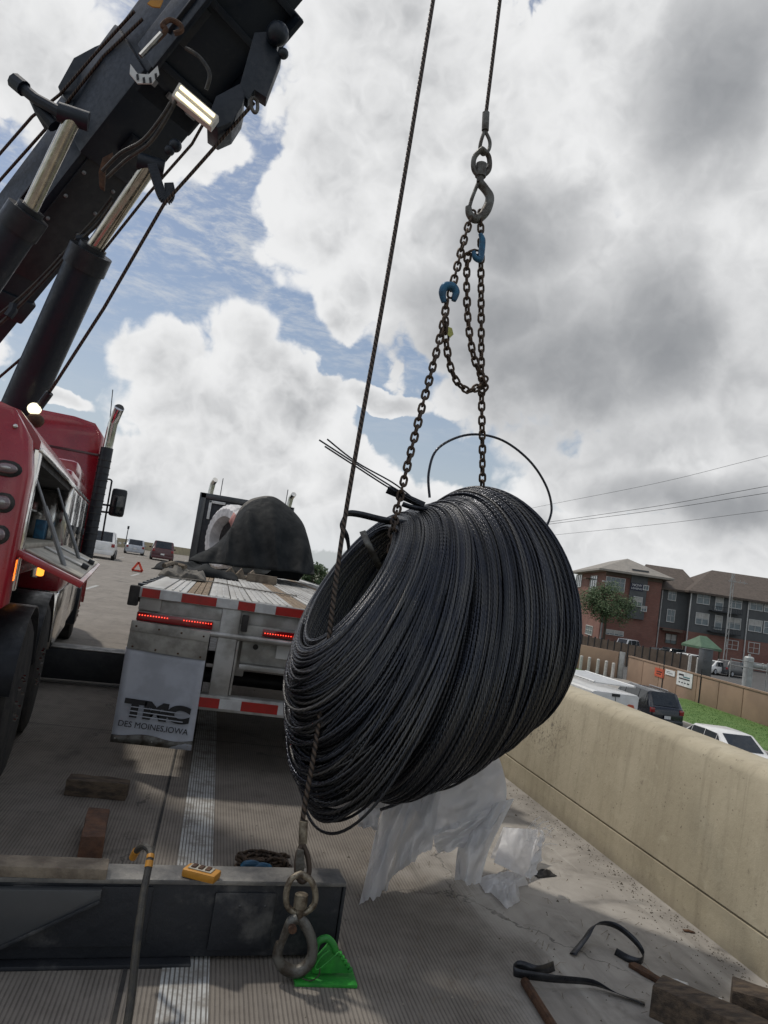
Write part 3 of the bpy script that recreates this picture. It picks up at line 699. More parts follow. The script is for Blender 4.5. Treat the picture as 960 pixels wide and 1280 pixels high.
c, t, w, h = quad_on(C0, nf, 790, 711, 803.5, 775); B = Matrix((t, nf, V((0, 0, 1)))).transposed()
mb = MB(); mb.box((-w/2, -.1, -h/2), (w/2, .35, h/2), B, c); mb.build('bay', M['sid'], tower, smooth=0)
for r_ in [(804, 731, 810.5, 738.5), (801.5, 757, 808, 765), (792, 745, 802, 759)]:
    cc, t, w2_, h2_ = quad_on(C0+nf*.36, nf, *r_); window(tower, cc, t, nf, w2_, h2_, 2, 1)
ln = V((0, 0, 1)).cross(-back.normalized()); ln = ln if ln.x < 0 else -ln
for r_ in [(721, 718.5, 727, 734), (738, 720, 746.5, 738), (730, 780, 744, 796)]:
    c, t, w, h = quad_on(C0, ln, *r_); window(tower, c, t, ln, min(w, 5), h, 3, 2)
mb = MB(); c, t, w, h = quad_on(C0+ln*.5, ln, 730, 722, 738, 724); mb.box((-1.2, -.5, -.08), (1.2, .4, .08), Matrix((t, ln, V((0, 0, 1)))).transposed(), c); mb.build('canopy', M['fence'], tower, smooth=0)
c, t, w, h = quad_on(C0+nf*.36, nf, 788.5, 728, 803.5, 739.5)
ban = thing('leasing_banner', 'dark navy banner sign reading NOW LEASING on the brick block', 'sign', c)
mb = MB(); B = Matrix((t, nf, V((0, 0, 1)))).transposed(); mb.box((-w/2, .02, -h/2), (w/2, .07, h/2), B, c); mb.build('sign_board', M['navyban'], ban, smooth=0)
Bt = Matrix((t, V((0, 0, 1)), nf)).transposed()
text('lettering', 'NOW', h*.5, M['signw'], ban, Bt, c+nf*.075+V((0, 0, h*.22))); text('lettering', 'LEASING', h*.38, M['signw'], ban, Bt, c+nf*.075-V((0, 0, h*.22)))
# grey block
G0 = C1-nf*1.2-e1*.3; G0.z = GZ
g1 = onplane(858, 770, G0, nf); g1.z = GZ
H0 = g1+nf*1.6; g2 = H0+e1*34
grey = thing('apartment_block', 'three storey grey sided apartment block with a brown hipped roof', 'building', G0)
ZG = 6.6; zbk = onplane(880, 792, H0, nf).z
def blk(a, b, dep, z0, z1, m, name): 
    mb = MB(); q = [a, b, b-nf*dep, a-nf*dep]; mb.hexa([V((p.x, p.y, z0)) for p in q], [V((p.x, p.y, z1)) for p in q]); return mb.build(name, m, grey, smooth=0)
blk(G0, g1, 14, zbk, ZG, M['sid'], 'wall'); blk(G0+nf*.05, g1+nf*.05, 14, GZ, zbk, M['brickm'], 'ground_wall')
blk(H0, g2, 16, zbk, ZG, M['sid'], 'wall'); blk(H0+nf*.05-e1*.04, g2+nf*.05, 16, GZ, zbk, M['brickm'], 'ground_wall')
gable(grey, 'roof', [G0+nf*.8-e1*.2, g1+nf*.8+e1*2, g1-nf*15+e1*2, G0-nf*15-e1*.2], ZG, ZG+3.6, [G0-nf*7-e1*.1, g1-nf*7+e1*1.0], M['shingle'])
gable(grey, 'roof', [H0+nf*.9-e1*.9, g2+nf*.9, g2-nf*17, H0-nf*17-e1*.9], ZG+.05, ZG+4.1, [H0-nf*8+e1*5.2, g2-nf*8-e1*6], M['shingle'])
for r_ in [(836, 734, 844.5, 751.5), (834, 761, 842.5, 778.5)]:
    c, t, w, h = quad_on(G0+nf*.01, nf, *r_); window(grey, c, t, nf, w, h, 2, 2)
for r_ in [(872, 738.5, 886.5, 756.5), (870, 765, 885, 782.5), (912, 745, 926.5, 762), (910, 771, 925, 788), (908, 799, 922, 813), (938, 747, 953, 764.5), (936, 773.5, 951.5, 791), (935.5, 802, 948.5, 818),
           (956, 749, 970, 767), (955, 776, 969, 794), (985, 754, 1000, 771), (983, 781, 998, 798)]:
    c, t, w, h = quad_on(H0+nf*.01, nf, *r_); window(grey, c, t, nf, w, h, 2, 2)
for r_ in [(895, 742.5, 903, 764), (894, 768.5, 901.5, 788)]:
    c, t, w, h = quad_on(H0+nf*.01, nf, *r_); window(grey, c, t, nf, w, h, 1, 2)
for (x0, y0, x1, y1) in [(891, 757, 928, 769), (889, 783, 926, 795)]:
    c, t, w, h = quad_on(H0+nf*1.4, nf, x0, y0, x1, y1); B = Matrix((t, nf, V((0, 0, 1)))).transposed()
    mb = MB(); mb.box((-w/2, -1.39, -h/2-.05), (w/2, 0, -h/2+.1), B, c); k = 18
    for i in range(k+1): x = -w/2+.03+(w-.06)*i/k; mb.box((x-.02, -.06, -h/2+.1), (x+.02, -.02, h/2-.05), B, c)
    mb.box((-w/2, -.08, h/2-.05), (w/2, 0, h/2+.02), B, c); mb.build('balcony', M['black'], grey, smooth=0)
for px, yb in ((822, 795), (858.5, 797), (931, 805)):
    a = onplane(px, yb, G0+nf*(.1 if px < 850 else 1.8), nf); mb = MB(); mb.cyl((a.x, a.y, GZ), (a.x, a.y, ZG), .09, n=6); mb.build('downpipe', M['trim'], grey)
c, t, w, h = quad_on(G0+nf*1.0, nf, 828, 786, 852, 790); mb = MB(); mb.box((-w/2, -1, -.15), (w/2, .4, .15), Matrix((t, nf, V((0, 0, 1)))).transposed(), c); mb.build('entrance_canopy', M['fence'], grey, smooth=0)
c, t, w, h = quad_on(G0+nf*.06, nf, 832, 791, 845, 806); window(grey, c, t, nf, w, h, 2, 1, 'fence')
# green roofed shelter
p = P(877, 806, 82); t = thing('shelter', 'small shelter with a green sloping roof in the car park', 'shelter', (p.x, p.y, GZ))
w = 1.5; zr = P(880, 801, 82).z
gable(t, 'roof', [V((p.x-w, p.y-2, 0)), V((p.x+w, p.y-2, 0)), V((p.x+w, p.y+2, 0)), V((p.x-w, p.y+2, 0))], zr-.75, zr+.6, [V((p.x-.4, p.y, 0)), V((p.x+.6, p.y, 0))], M['greenroof'])
for sx in (-1, 1):
    for sy in (-1, 1): mb = MB(); mb.box((p.x+sx*1.4-.09, p.y+sy*1.7-.09, GZ), (p.x+sx*1.4+.09, p.y+sy*1.7+.09, zr-.95)); mb.build('post', M['fence'], t)
# tree, lamp, mast
def leaf_tree(name, label, c, rx, rzz, trunk_r, n=5200, leafs=.22, seed=1):
    rr = random.Random(seed); t = thing(name, label, 'tree', (c.x, c.y, GZ))
    mb = MB(); top = V((c.x, c.y, c.z-rzz*.25)); mb.tube([(c.x, c.y, GZ-.1), (c.x+.08, c.y, (GZ+top.z)/2), top], [trunk_r, trunk_r*.8, trunk_r*.55], 8)
    for k in range(9):
        a = rr.uniform(0, 6.28); e = V((math.cos(a)*rx*.75, math.sin(a)*rx*.75, rr.uniform(-.1, .75)*rzz)); mb.tube([top-V((0, 0, .5)), top+e*.45, c+e], [trunk_r*.42, trunk_r*.25, .03], 5)
    mb.build('trunk', M['bark'], t)
    mb = MB(); cl = []
    for k in range(30):
        a, b = rr.uniform(0, 6.28), rr.uniform(-.65, 1); r_ = math.sqrt(max(0, 1-b*b))*rr.uniform(.45, .95)
        cl.append((c+V((math.cos(a)*rx*r_, math.sin(a)*rx*r_, b*rzz*.8)), rr.uniform(.28, .5)*rx))
    for k in range(n):
        cc, cr = cl[rr.randrange(len(cl))]; d = V((rr.gauss(0, 1), rr.gauss(0, 1), rr.gauss(0, .8))).normalized()*cr*rr.random()**.4
        q = cc+d; u = V((rr.gauss(0, 1), rr.gauss(0, 1), rr.gauss(0, 1))).normalized(); v = u.orthogonal().normalized(); s_ = leafs*rr.uniform(.5, 1)
        mb.add([q-u*s_, q+v*s_*.5, q+u*s_, q-v*s_*.5], [(0, 1, 2, 3)])
    o = mb.build('crown', M['leaf'], t, smooth=0, recalc=False); return t
leaf_tree('oak_tree', 'round leafy green tree in front of the red brick block', P(759, 757, 90), 3.7, 2.5, .22, 9000, .19, 3)
leaf_tree('distant_tree', 'distant green tree just clear of the tarp edge', P(394, 722, 140), 2.8, 2.4, .2, 1500, .4, 5)
p = P(748.5, 812, 91); pt = P(753, 727, 91); t = thing('street_lamp', 'tall grey street lamp standing in front of the tree', 'street lamp', (p.x, p.y, GZ))
mb = MB(); mb.cyl((p.x, p.y, GZ), (p.x, p.y, pt.z), .13, .08, n=8); mb.build('lamp_pole', M['pole'], t)
for s_ in (-1, 1): mb = MB(); mb.box((p.x+s_*.15-.5*(s_ < 0), p.y-.25, pt.z), (p.x+s_*.15+.5*(s_ > 0), p.y+.25, pt.z+.16)); mb.build('lamp_head', M['pole'], t, bevel=.03)
p = P(907, 815, 76); pt = P(911.5, 716, 76); t = thing('utility_mast', 'slim pale lattice mast with cross arms before the grey apartments', 'mast', (p.x, p.y, GZ))
mb = MB()
for dx, dy in ((-.2, 0), (.2, 0), (0, .3)): mb.cyl((p.x+dx, p.y+dy, GZ), (p.x+dx*.6, p.y+dy, pt.z), .045, n=6)
for k in range(14): z0 = GZ+(pt.z-GZ)*k/14; z1 = GZ+(pt.z-GZ)*(k+1)/14; s_ = 1 if k % 2 else -1; mb.cyl((p.x-.18*s_, p.y, z0), (p.x+.18*s_, p.y, z1), .025, n=5)
mb.build('mast_frame', M['pole'], t)
mb = MB(); za = P(911, 726, 76).z; mb.beam((p.x-.6, p.y, za), (p.x+1.6, p.y-.5, za), .07, .07)
for q in (-.5, .2, .9, 1.5): mb.cyl((p.x+q, p.y-.1, za-.15), (p.x+q, p.y-.1, za+.3), .03, n=5)
mb.build('cross_arm', M['pole'], t)
# power lines between two poles
PL = P(640, 640, 118); PR = V((62, 40, 0))
lines = [((690, 630), (825, 603), (960, 569.5)), ((690, 652), (825, 632), (960, 607.5)), ((690, 654.7), (825, 637), (960, 616)), ((690, 669), (825, 655), (960, 638))]
ends = []
for i, (a, b, c) in enumerate(lines):
    A_, B_, C_ = P(*a, 95), P(*b, 78), P(*c, 64)
    pts = cat_spline([A_+(A_-B_)*1.1, A_, B_, C_, C_+(C_-B_)*1.6], 36); ends.append((pts[0], pts[-1]))
    mb = MB(); mb.tube(pts, .028 if i in (1, 2) else .02, 5)
    tag(mb.build('power_line', M['wirem']), ['highest thin power line sloping across the cloudy sky', 'second power line from the top, thick, close above another', 'third power line from the top, just below its twin', 'lowest power line crossing just above the brick block'][i], 'power line', 'power lines above the apartments')
for k, nm_ in ((0, 'far wooden utility pole behind the hanging coil'), (1, 'near wooden utility pole out beyond the right edge')):
    q = [e[k] for e in ends]; c = sum(q, V((0, 0, 0)))/4; zt = max(x.z for x in q)+.3
    mb = MB(); mb.cyl((c.x, c.y, GZ), (c.x, c.y, zt), .17, .11, n=8)
    for x in q: mb.beam((c.x, c.y, x.z), x, .08, .08)
    tag(mb.build('utility_pole', M['bark']), nm_, 'utility pole')
p = P(157.5, 676, 88); mb = MB(); zt = P(158.5, 661, 88).z; mb.cyl((p.x, p.y, rz(88)), (p.x, p.y, zt), .07, .05, n=6); mb.box((p.x-.11, p.y-.05, zt), (p.x+.11, p.y+.05, zt+.35)); tag(mb.build('marker_post', M['black']), 'thin dark post rising above the far barrier', 'post')

tp = P(172, 711, 39); tp.z = rz(39); t = thing('warning_triangle', 'small red reflective warning triangle standing on the far lane', 'warning triangle', tp)
tv = [tp+V((-.26, 0, .05)), tp+V((.26, 0, .05)), tp+V((0, 0, .50))]; cen = sum(tv, V())/3
for i in range(3): mb = MB(); mb.beam(tv[i], tv[(i+1) % 3], .11, .04, (0, 1, 0)); mb.build('side_bar', M['triangle'], t)
mb = MB(); mb.box((tp.x-.2, tp.y-.15, tp.z), (tp.x+.2, tp.y+.15, tp.z+.03)); mb.build('base', M['rubber'], t, bevel=.008)
# ------------------------------------------------------------------ vehicles in the distance
def wheel(parent, c, r, w, side):
    mb = MB(); rs = []
    for x, q in ((-.5, .9), (-.42, 1), (.42, 1), (.5, .9)):
        rs.append([V((c[0]+x*w, c[1]+math.cos(2*math.pi*i/18)*r*q, c[2]+math.sin(2*math.pi*i/18)*r*q)) for i in range(18)])
    mb.rings(rs); return mb
def car(name, label, loc, heading, paint, L=4.6, W_=1.85, H=1.7, kind='suv', cat='car', group=None, clear=.2):
    """built in its own axes (rear at y=0, front at +y) and turned about its base"""
    t = thing(name, label, cat, loc, group); ORG[t.name] = V((0, 0, 0)); t.rotation_euler = (0, 0, R(heading))
    w = W_/2; zb = clear; belt = H*.60
    if kind == 'suv': st = [(0, w*.86, belt*.86, 0), (.05, w*.95, belt*.98, 0), (.12, w*.97, belt, 0), (.55, w*.97, belt, .97), (1.2, w, belt, 1), (2.5, w, belt, 1), (3.0, w, belt*.99, .95), (3.55, w*.98, belt*.96, 0), (L*.95, w*.92, belt*.82, 0), (L, w*.8, belt*.62, 0)]
    if kind == 'sedan': belt = H*.62; st = [(0, w*.85, belt*.85, 0), (.06, w*.95, belt*.98, 0), (.55, w*.97, belt*1.0, 0), (1.25, w, belt, .95), (1.9, w, belt, 1), (2.6, w, belt, .98), (3.35, w, belt*.96, 0), (L*.95, w*.9, belt*.8, 0), (L, w*.78, belt*.6, 0)]
    if kind == 'pickup': belt = H*.58; st = [(0, w*.95, belt, 0), (.06, w, belt, 0), (1.5, w, belt, 0), (1.62, w, belt, .94), (2.2, w, belt, 1), (3.0, w, belt, .97), (3.6, w, belt*.98, 0), (L*.96, w*.95, belt*.9, 0), (L, w*.85, belt*.6, 0)]
    if kind == 'van': belt = H*.52; st = [(0, w*.93, belt, .98), (.05, w, belt, 1), (1.5, w, belt, 1), (3.0, w, belt, 1), (4.0, w, belt, .97), (4.7, w*.97, belt*.95, 0), (L*.96, w*.9, belt*.8, 0), (L, w*.8, belt*.6, 0)]
    rs = []; wr = w*(.78 if kind != 'van' else .9)
    for y, ww, bz, rf in st:
        zr = belt+(H-belt)*rf if rf else bz+.03
        rw = wr if rf else ww*.88
        half = [(ww*.88, zb), (ww*.98, zb+.12), (ww, (zb+bz)/2), (ww*.97, bz-.02), (rw+.03 if rf else rw+.02, zr-.05 if rf else zr-.01), (rw-.06, zr)]
        rs.append([V((x, y, z)) for x, z in half]+[V((-x, y, z)) for x, z in reversed(half)])
    mb = MB(); mb.rings(rs); body = mb.build('body', paint, t, smooth=38)
    # windows
    def pane(nm_, q, out, m=M['glass']):
        mb = MB(); q = [V(p) for p in q]; n_ = V(out).normalized(); mb.hexa([p+n_*.012 for p in q], [p-n_*.012 for p in q]); return mb.build(nm_, m, t, smooth=0)
    def inset(a, b, c, d, k=.1):
        cc = (a+b+c+d)/4; return [p.lerp(cc, k) for p in (a, b, c, d)]
    for i in range(len(st)-1):
        a, b = rs[i], rs[i+1]; ra, rb = st[i][3], st[i+1][3]
        for s_ in (0, 1):
            if kind == 'van' and i < 3: continue
            i3, i4 = (3, 4) if not s_ else (8, 7)
            if ra and rb: q = inset(a[i3], b[i3], b[i4], a[i4], .07)
            elif ra and not rb: q = inset(a[i3], a[i3].lerp(b[i3], .75), a[i3].lerp(b[i3], .7).lerp(a[i4], .12), a[i4], .1)
            elif rb and not ra and kind != 'van': q = inset(b[i3], a[i3].lerp(b[i3], .35), a[i3].lerp(b[i3], .4).lerp(b[i4], .12), b[i4], .1)
            else: continue
            pane('side_window', q, (1 if not s_ else -1, 0, .35))
        if (rb and not ra and kind != 'van'):
            q = inset(a[5], a[6], b[6], b[5], .10); n_ = (q[1]-q[0]).cross(q[2]-q[0]); n_ = n_ if n_.z > 0 else -n_; pane('rear_window', q, n_)
        if ra and not rb:
            q = inset(a[5], a[6], b[6], b[5], .1); n_ = (q[1]-q[0]).cross(q[2]-q[0]); n_ = n_ if n_.z > 0 else -n_; pane('windscreen', q, n_)
    r_ = .34 if kind != 'pickup' else .42
    for y in (L*.19, L*.81):
        for s_ in (-1, 1):
            o = wheel(t, (s_*(w-.1), y, r_), r_, .24, s_).build('wheel', M['rubber'], t)
            mb = MB(); x = s_*(w+.012); mb.cyl((x, y, r_), (x+s_*.02, y, r_), r_*.62, n=14); mb.build('rim', M['silver'], o)
    zl = belt*.86
    for s_ in (-1, 1):
        mb = MB(); mb.box((s_*w*.93-(.22 if s_ > 0 else 0), -.03, zl-.12), (s_*w*.93+(.22 if s_ < 0 else 0), .16, zl+.10)); mb.build('tail_light', M['lens_r'], t, bevel=.02)
    mb = MB(); mb.box((-w*.9, -.07, zb), (w*.9, .1, zb+.28)); mb.build('bumper', M['dgrey'] if kind in ('pickup', 'van') else paint, t, bevel=.04)
    mb = MB(); mb.box((-.16, -.085, zb+.32), (.16, -.06, zb+.46)); mb.build('plate', M['signw'], t)
    for s_ in (-1, 1):
        mb = MB(); mb.ell((s_*(w+.11), L*.66, belt+.06), (.11, .06, .08), 8, 6); mb.build('wing_mirror', paint, t)
    return t
car('pickup', 'white vehicle with roof gear on the highway beside the red truck mirror', (-7.75, 50, rz(50)), 6, M['white'], 4.8, 1.95, 1.85, 'suv', 'car', clear=.3)
car('suv', 'silver grey vehicle farthest away on the highway', (-8.35, 75, rz(75)), 8, M['silver'], 4.6, 1.85, 1.5, 'suv', 'car')
car('suv', 'dark maroon vehicle just left of the trailer deck', (-5.0, 66, rz(66)), 6, M['maroon'], 4.7, 1.95, 1.75, 'suv', 'car')
p = G(833, 912, GZ); SUVP = p
s = car('suv', 'dark navy hatchback style vehicle parked beside the lawn', (p.x-.2, p.y-.2, GZ), -3, M['navy'], 4.5, 1.84, 1.68, 'suv', 'car')
for i in (-.55, .55): mb = MB(); mb.cyl((i, 1.0, 1.72), (i, 2.7, 1.72), .02, n=6); mb.build('roof_rail', M['chrome'], s)
p = P(905, 935, 22.6); s = car('sedan', 'white sedan with a sloping rear window parked nearest the lawn', (p.x+.55, p.y-1.1, GZ), 0, M['white'], 4.7, 1.82, 1.45, 'sedan', 'car')
pc = (P(735, 872, 25)+P(803, 874, 25))/2
van = car('van', 'white work van with a ladder rack parked below the barrier', (pc.x, 25, GZ), 0, M['white'], 5.4, 2.12, 2.06, 'van', 'van')
mb = MB()
for s_ in (-1, 1): mb.cyl((s_*.85, .15, 2.36), (s_*.85, 4.0, 2.36), .04, n=6)
van_rack = mb.build('ladder_rack', M['white'], van)
for i in range(15): mb = MB(); mb.cyl((-.9, .2+i*.27, 2.34), (.9, .2+i*.27, 2.34), .035, n=6); mb.build('rung', M['white'], van_rack)
mb = MB(); mb.box((-.006, -.022, .55), (.006, 0, 1.9)); mb.build('door_seam', M['dgrey'], van)
mb = MB(); mb.box((-.16, -.05, 1.92), (.16, .03, 2.03)); mb.build('brake_light', M['ink'], van, bevel=.02)
mb = MB(); mb.prism([(.42, -.025, 1.35), (.55, -.025, 1.25), (.75, -.025, 1.3), (.86, -.025, 1.5), (.78, -.025, 1.68), (.58, -.025, 1.7), (.45, -.025, 1.58)], (0, .01, 0)); mb.build('logo', M['signo'], van, smooth=0)
for x0, x1, z0, z1, m in ((-.9, -.35, 1.22, 1.36, 'ink'), (-.62, .3, 1.62, 1.66, 'dgrey'), (-.3, .1, 1.2, 1.24, 'dgrey'), (.35, .95, 1.12, 1.16, 'hookblue')): mb = MB(); mb.box((x0, -.024, z0), (x1, -.01, z1)); mb.build('print', M[m], van, smooth=0)
for y0, y1 in ((.5, 1.1), (1.3, 2.2)): mb = MB(); mb.box((-1.068, y0, 1.45), (-1.05, y1, 1.55)); mb.build('print', M['ink'], van, smooth=0)
# cars in the car park behind the fence
PK = [(788, 803, 86, 'white', 'suv', 'white vehicle with its flank showing above the brown fence', 62), (828, 806, 84, 'dgrey', 'sedan', 'dark low vehicle parked left of the green shelter', 75), (846, 808, 84, 'navy', 'suv', 'dark blue vehicle partly behind the fence beside the green shelter', 75),
      (866, 806, 74, 'white', 'suv', 'white vehicle parked in front of the green shelter', 70), (897, 811, 72, 'white', 'sedan', 'low pale vehicle right of the green shelter', 70), (918, 811, 72, 'dgrey', 'suv', 'black vehicle parked at the foot of the mast', 70)]
for px, py, Y_, pm, kd, lb, hd in PK:
    p = P(px, py, Y_); ang = R(-hd); off = V((math.sin(R(hd)), math.cos(R(hd)), 0))*2.3
    car('parked_car', lb, (p.x-off.x, p.y-off.y, GZ), -hd, M[pm], 4.6, 1.85, 2.0 if Y_ > 85 else (1.75 if kd == 'suv' else 1.5), kd, 'car', 'cars parked in front of the apartments')

# ================================================================== FLATBED TRAILER
TY = 5.9; TX0, TX1 = -.575, 2.03; DZ = 1.365
tr = thing('flatbed_trailer', 'aluminium flatbed trailer with red and white reflective tape and lit tail lights', 'trailer', (.73, 12, 0))
mb = MB(); nx = 13; x0 = TX0+.19; pw = (TX1-.19-x0)/nx
for i in range(nx):
    mb = MB(); a = x0+i*pw; nailp = i in (1, 6, 11)
    if nailp:
        for k in range(3):
            mb = MB(); q = a+.004+k*(pw-.008)/3; mb.box((q, TY+.02, DZ-.05), (q+(pw-.008)/3-.006, 20.0, DZ-.004)); mb.build('nailing_strip', M['nail'], tr, bevel=.003)
    else:
        mb.box((a+.005, TY+.02, DZ-.05), (a+pw-.005, 20.0, DZ+random.uniform(-.002, .002))); pl = mb.build('deck_plank', M['deck'], tr, bevel=.004)
        for k in range(2): mb = MB(); q = a+pw*(k+1)/3; mb.box((q-.006, TY+.03, DZ+.0015), (q+.006, 20.0, DZ+.006)); mb.build('rib', M['alu'], pl, smooth=0)
for xa, xb in ((TX0, TX0+.185), (TX1-.185, TX1)):
    mb = MB(); mb.box((xa+.02, TY, DZ-.18), (xb, 20.0, DZ+.004)); mb.build('side_rail', M['deck'], tr, bevel=.008)
for s_, xx in ((-1, TX0), (1, TX1)):
    mb = MB(); mb.box((xx-.035*(s_ < 0), TY+.1, DZ-.10), (xx+.035*(s_ > 0), 20.0, DZ-.03)); mb.build('rub_rail', M['alu'], tr, bevel=.005)
    for k in range(42):
        y = TY+.22+k*.335; mb = MB(); mb.box((xx-.04*(s_ < 0)+.004, y, DZ-.14), (xx+.04*(s_ > 0)+.03, y+.10, DZ+.009)); mb.build('stake_pocket', M['black'], tr, bevel=.006)
# rear face
def rbox(name, x0, x1, z0, z1, y0, y1, m, bev=.006, par=None): 
    mb = MB(); mb.box((x0, y0, z0), (x1, y1, z1)); return mb.build(name, M[m], par or tr, bevel=bev)
rbox('rear_rail', TX0+.01, TX1-.01, DZ-.085, DZ-.004, TY-.02, TY+.02, 'alu')
rbox('rear_channel', TX0+.02, TX1-.02, DZ-.19, DZ-.087, TY+.035, TY+.09, 'alu')
rbox('light_channel', TX0+.02, TX1-.02, DZ-.32, DZ-.19, TY+.02, TY+.09, 'bracket')
tx = TX0+.03; seg = [('tape_r', .135), ('tape_w', .165), ('tape_r', .27), ('tape_w', .17)]; k = 0
while tx < TX1-.1:
    m_, w = seg[k % 4]; w = min(w, TX1-.03-tx); rbox('reflective_tape', tx, tx+w-.001, DZ-.079, DZ-.012, TY-.024, TY-.02, m_, 0); tx += w; k += 1
for xa, xb in ((TX0+.02, TX0+.60), (TX1-1.05, TX1-.02)):
    tl = rbox('tail_light', xa, xb, DZ-.262, DZ-.198, TY-.018, TY+.02, 'lens_r', .006)
    n_ = int((xb-xa)/.021)
    for i in range(n_):
        if .40 < i/n_ < .58: continue
        mb = MB(); x = xa+.02+i*.021; mb.ell((x, TY-.02, DZ-.218+.0), (.0045, .004, .0045), 8, 6); mb.build('led', M['led_r'], tl)
tl = rbox('tail_light', .42, .80, DZ-.262, DZ-.205, TY-.018, TY+.02, 'lens_r', .006)
for i in range(12):
    mb = MB(); mb.ell((.44+i*.021, TY-.02, DZ-.235+.0), (.0045, .004, .0045), 8, 6); mb.build('led', M['led_r'], tl)
mb = MB(); mb.cyl((TX0+.02, TY+.0, DZ-.295), (TX1-.02, TY+.0, DZ-.295), .026, n=12); mb.build('round_bar', M['chrome'] if 0 else M['alu'], tr)
for xx in (TX0-.065, TX1-.01): rbox('rubber_bumper', xx, xx+.075, DZ-.155, DZ-.0, TY-.04, TY+.05, 'rubber', .012)
rbox('rubber_bumper', .245, .295, DZ-.245, DZ-.115, TY-.03, TY+.03, 'rubber', .008)
for xx in (.08, 1.22):
    rbox('bumper_post', xx, xx+.15, .60, DZ-.082, TY-.015, TY+.11, 'alu', .01)
    rbox('post_edge', xx+.155, xx+.172, .61, DZ-.29, TY+.0, TY+.10, 'bracket', .004)
ib = rbox('rear_bumper', -.14, 1.62, .485, .605, TY-.04, TY+.08, 'alu', .012)
tx = -.115; k = 0; seg = [('tape_r', .29), ('tape_w', .17), ('tape_r', .29), ('tape_w', .17)]
while tx < 1.6:
    m_, w = seg[k % 4]; w = min(w, 1.6-tx); rbox('reflective_tape', tx, tx+w-.001, .508, .582, TY-.044, TY-.04, m_, 0, ib); tx += w; k += 1
rbox('rear_plate', .28, 1.20, .86, DZ-.325, TY+.09, TY+.12, 'bracket', .006); rbox('lower_flange', .28, 1.20, .82, .858, TY+.02, TY+.12, 'alu', .006)
mb = MB(); mb.cyl((.39, TY+.082, 1.0), (.39, TY+.10, 1.0), .022, n=12); mb.build('drain_hole', M['rubber'], tr)
rbox('number_plate', .56, .85, .93, 1.08, TY+.075, TY+.09, 'signw', .004)
# underside, axles and wheels
for xx in (.20, 1.13): rbox('main_beam', xx, xx+.14, .72, 1.17, TY+.3, 19, 'alu', .01)
rbox('underside', TX0+.05, TX1-.05, DZ-.10, DZ-.055, TY+.1, 19.9, 'alu', 0)
for yy in (7.35, 8.6):
    mb = MB(); mb.cyl((TX0+.3, yy, .52), (TX1-.3, yy, .52), .075); mb.build('axle', M['black'], tr)
    for xc in (TX0+.17, TX0+.47, TX1-.47, TX1-.17):
        o = wheel(tr, (xc, yy, .52), .51, .27, 1).build('wheel', M['rubber'], tr); mb = MB(); mb.cyl((xc-.1, yy, .52), (xc+.1, yy, .52), .29, n=18); mb.build('rim', M['alu'], o)
for xx in (.0, 1.46): rbox('landing_leg', xx, xx+.13, .1, 1.2, 16.0, 16.13, 'bracket', .01)
# mudflaps: the left one is lettered
def pq(y, *pp): return [P(a, b, y) for a, b in pp]
br = pq(TY-.07, (165, 775), (263, 790), (257, 826), (158, 810))
mb = MB(); mb.hexa(br, [p+V((0, .02, 0)) for p in br]); bk = mb.build('flap_bracket', M['bracket'], tr, bevel=.003)
mb = MB(); a, b = br[0], br[1]; q = [br[0].lerp(br[3], .02), br[1].lerp(br[2], .02), br[1].lerp(br[2], .36), br[0].lerp(br[3], .36)]
mb.hexa([p-V((0, .012, 0)) for p in q], [p-V((0, .001, 0)) for p in q]); mb.build('flap_bracket_lip', M['bracket'], bk, bevel=.003)
for i in range(4):
    for v in (.18, .9): mb = MB(); c = br[0].lerp(br[3], v).lerp(br[1].lerp(br[2], v), .07+.285*i); mb.ell((c.x, c.y-.012, c.z), (.008, .006, .008), 8, 6); mb.build('bolt', M['rust'], bk)
fl = pq(TY-.06, (157.5, 808), (257, 824), (239, 937), (138, 926))
def flp(u, v): return fl[0].lerp(fl[1], u).lerp(fl[3].lerp(fl[2], u), v)
mb = MB(); nn = 12
fr_ = [[flp(i/nn, j/nn)+V((0, .012*math.sin(u*3+v*2)-.05*v*v*.3, 0)) for i, u in ((i, i/nn) for i in range(nn+1))] for j, v in ((j, j/nn) for j in range(nn+1))]
mb.add([p for r_ in fr_ for p in r_], [(j*(nn+1)+i, j*(nn+1)+i+1, (j+1)*(nn+1)+i+1, (j+1)*(nn+1)+i) for j in range(nn) for i in range(nn)])
flap = mb.build('mudflap', M['flap'], tr, solid=.012)
ex = (fl[1]-fl[0]).normalized(); ey = (fl[0]-fl[3]); ey = (ey-ex*ey.dot(ex)).normalized(); fb_ = Matrix((ex, ey, ex.cross(ey))).transposed()
def onflap(px, py): p = P(px, py, TY-.06); return p-V((0, .022, 0))
wdt = (fl[1]-fl[0]).length
lg = text('lettering', 'TMC', .165, M['ink'], flap, fb_, onflap(197, 889.5)-V((0, .012, 0)), .0015, offset=.012, shear=.0, sx=1.38)
c = onflap(197, 889.5)-V((0, .0, 0))
for k in range(3):
    mb = MB(); mb.box((-.2, .018-k*.031-.0035, .0125), (.2, .018-k*.031+.0035, .0155), fb_, c-V((0, .002, 0))); mb.build('letter_stripe', M['flap'], flap, smooth=0)
text('lettering', 'DES MOINES,IOWA', .062, M['ink'], flap, fb_, onflap(192, 908.5)-V((0, .012, 0)), .0015, offset=0, sx=.98)
mb = MB(); n_ = 14; top = [flp(i/n_, .905+.035*math.sin(i/n_*9+1)*.5) for i in range(n_+1)]; bot = [flp(i/n_, 1.0) for i in range(n_+1)]
q = [p-V((0, .028, 0)) for p in top+bot]; mb.add(q, [(i, i+1, n_+2+i, n_+1+i) for i in range(n_)]); mb.build('flap_weight_plate', M['forged'], flap, solid=.006)
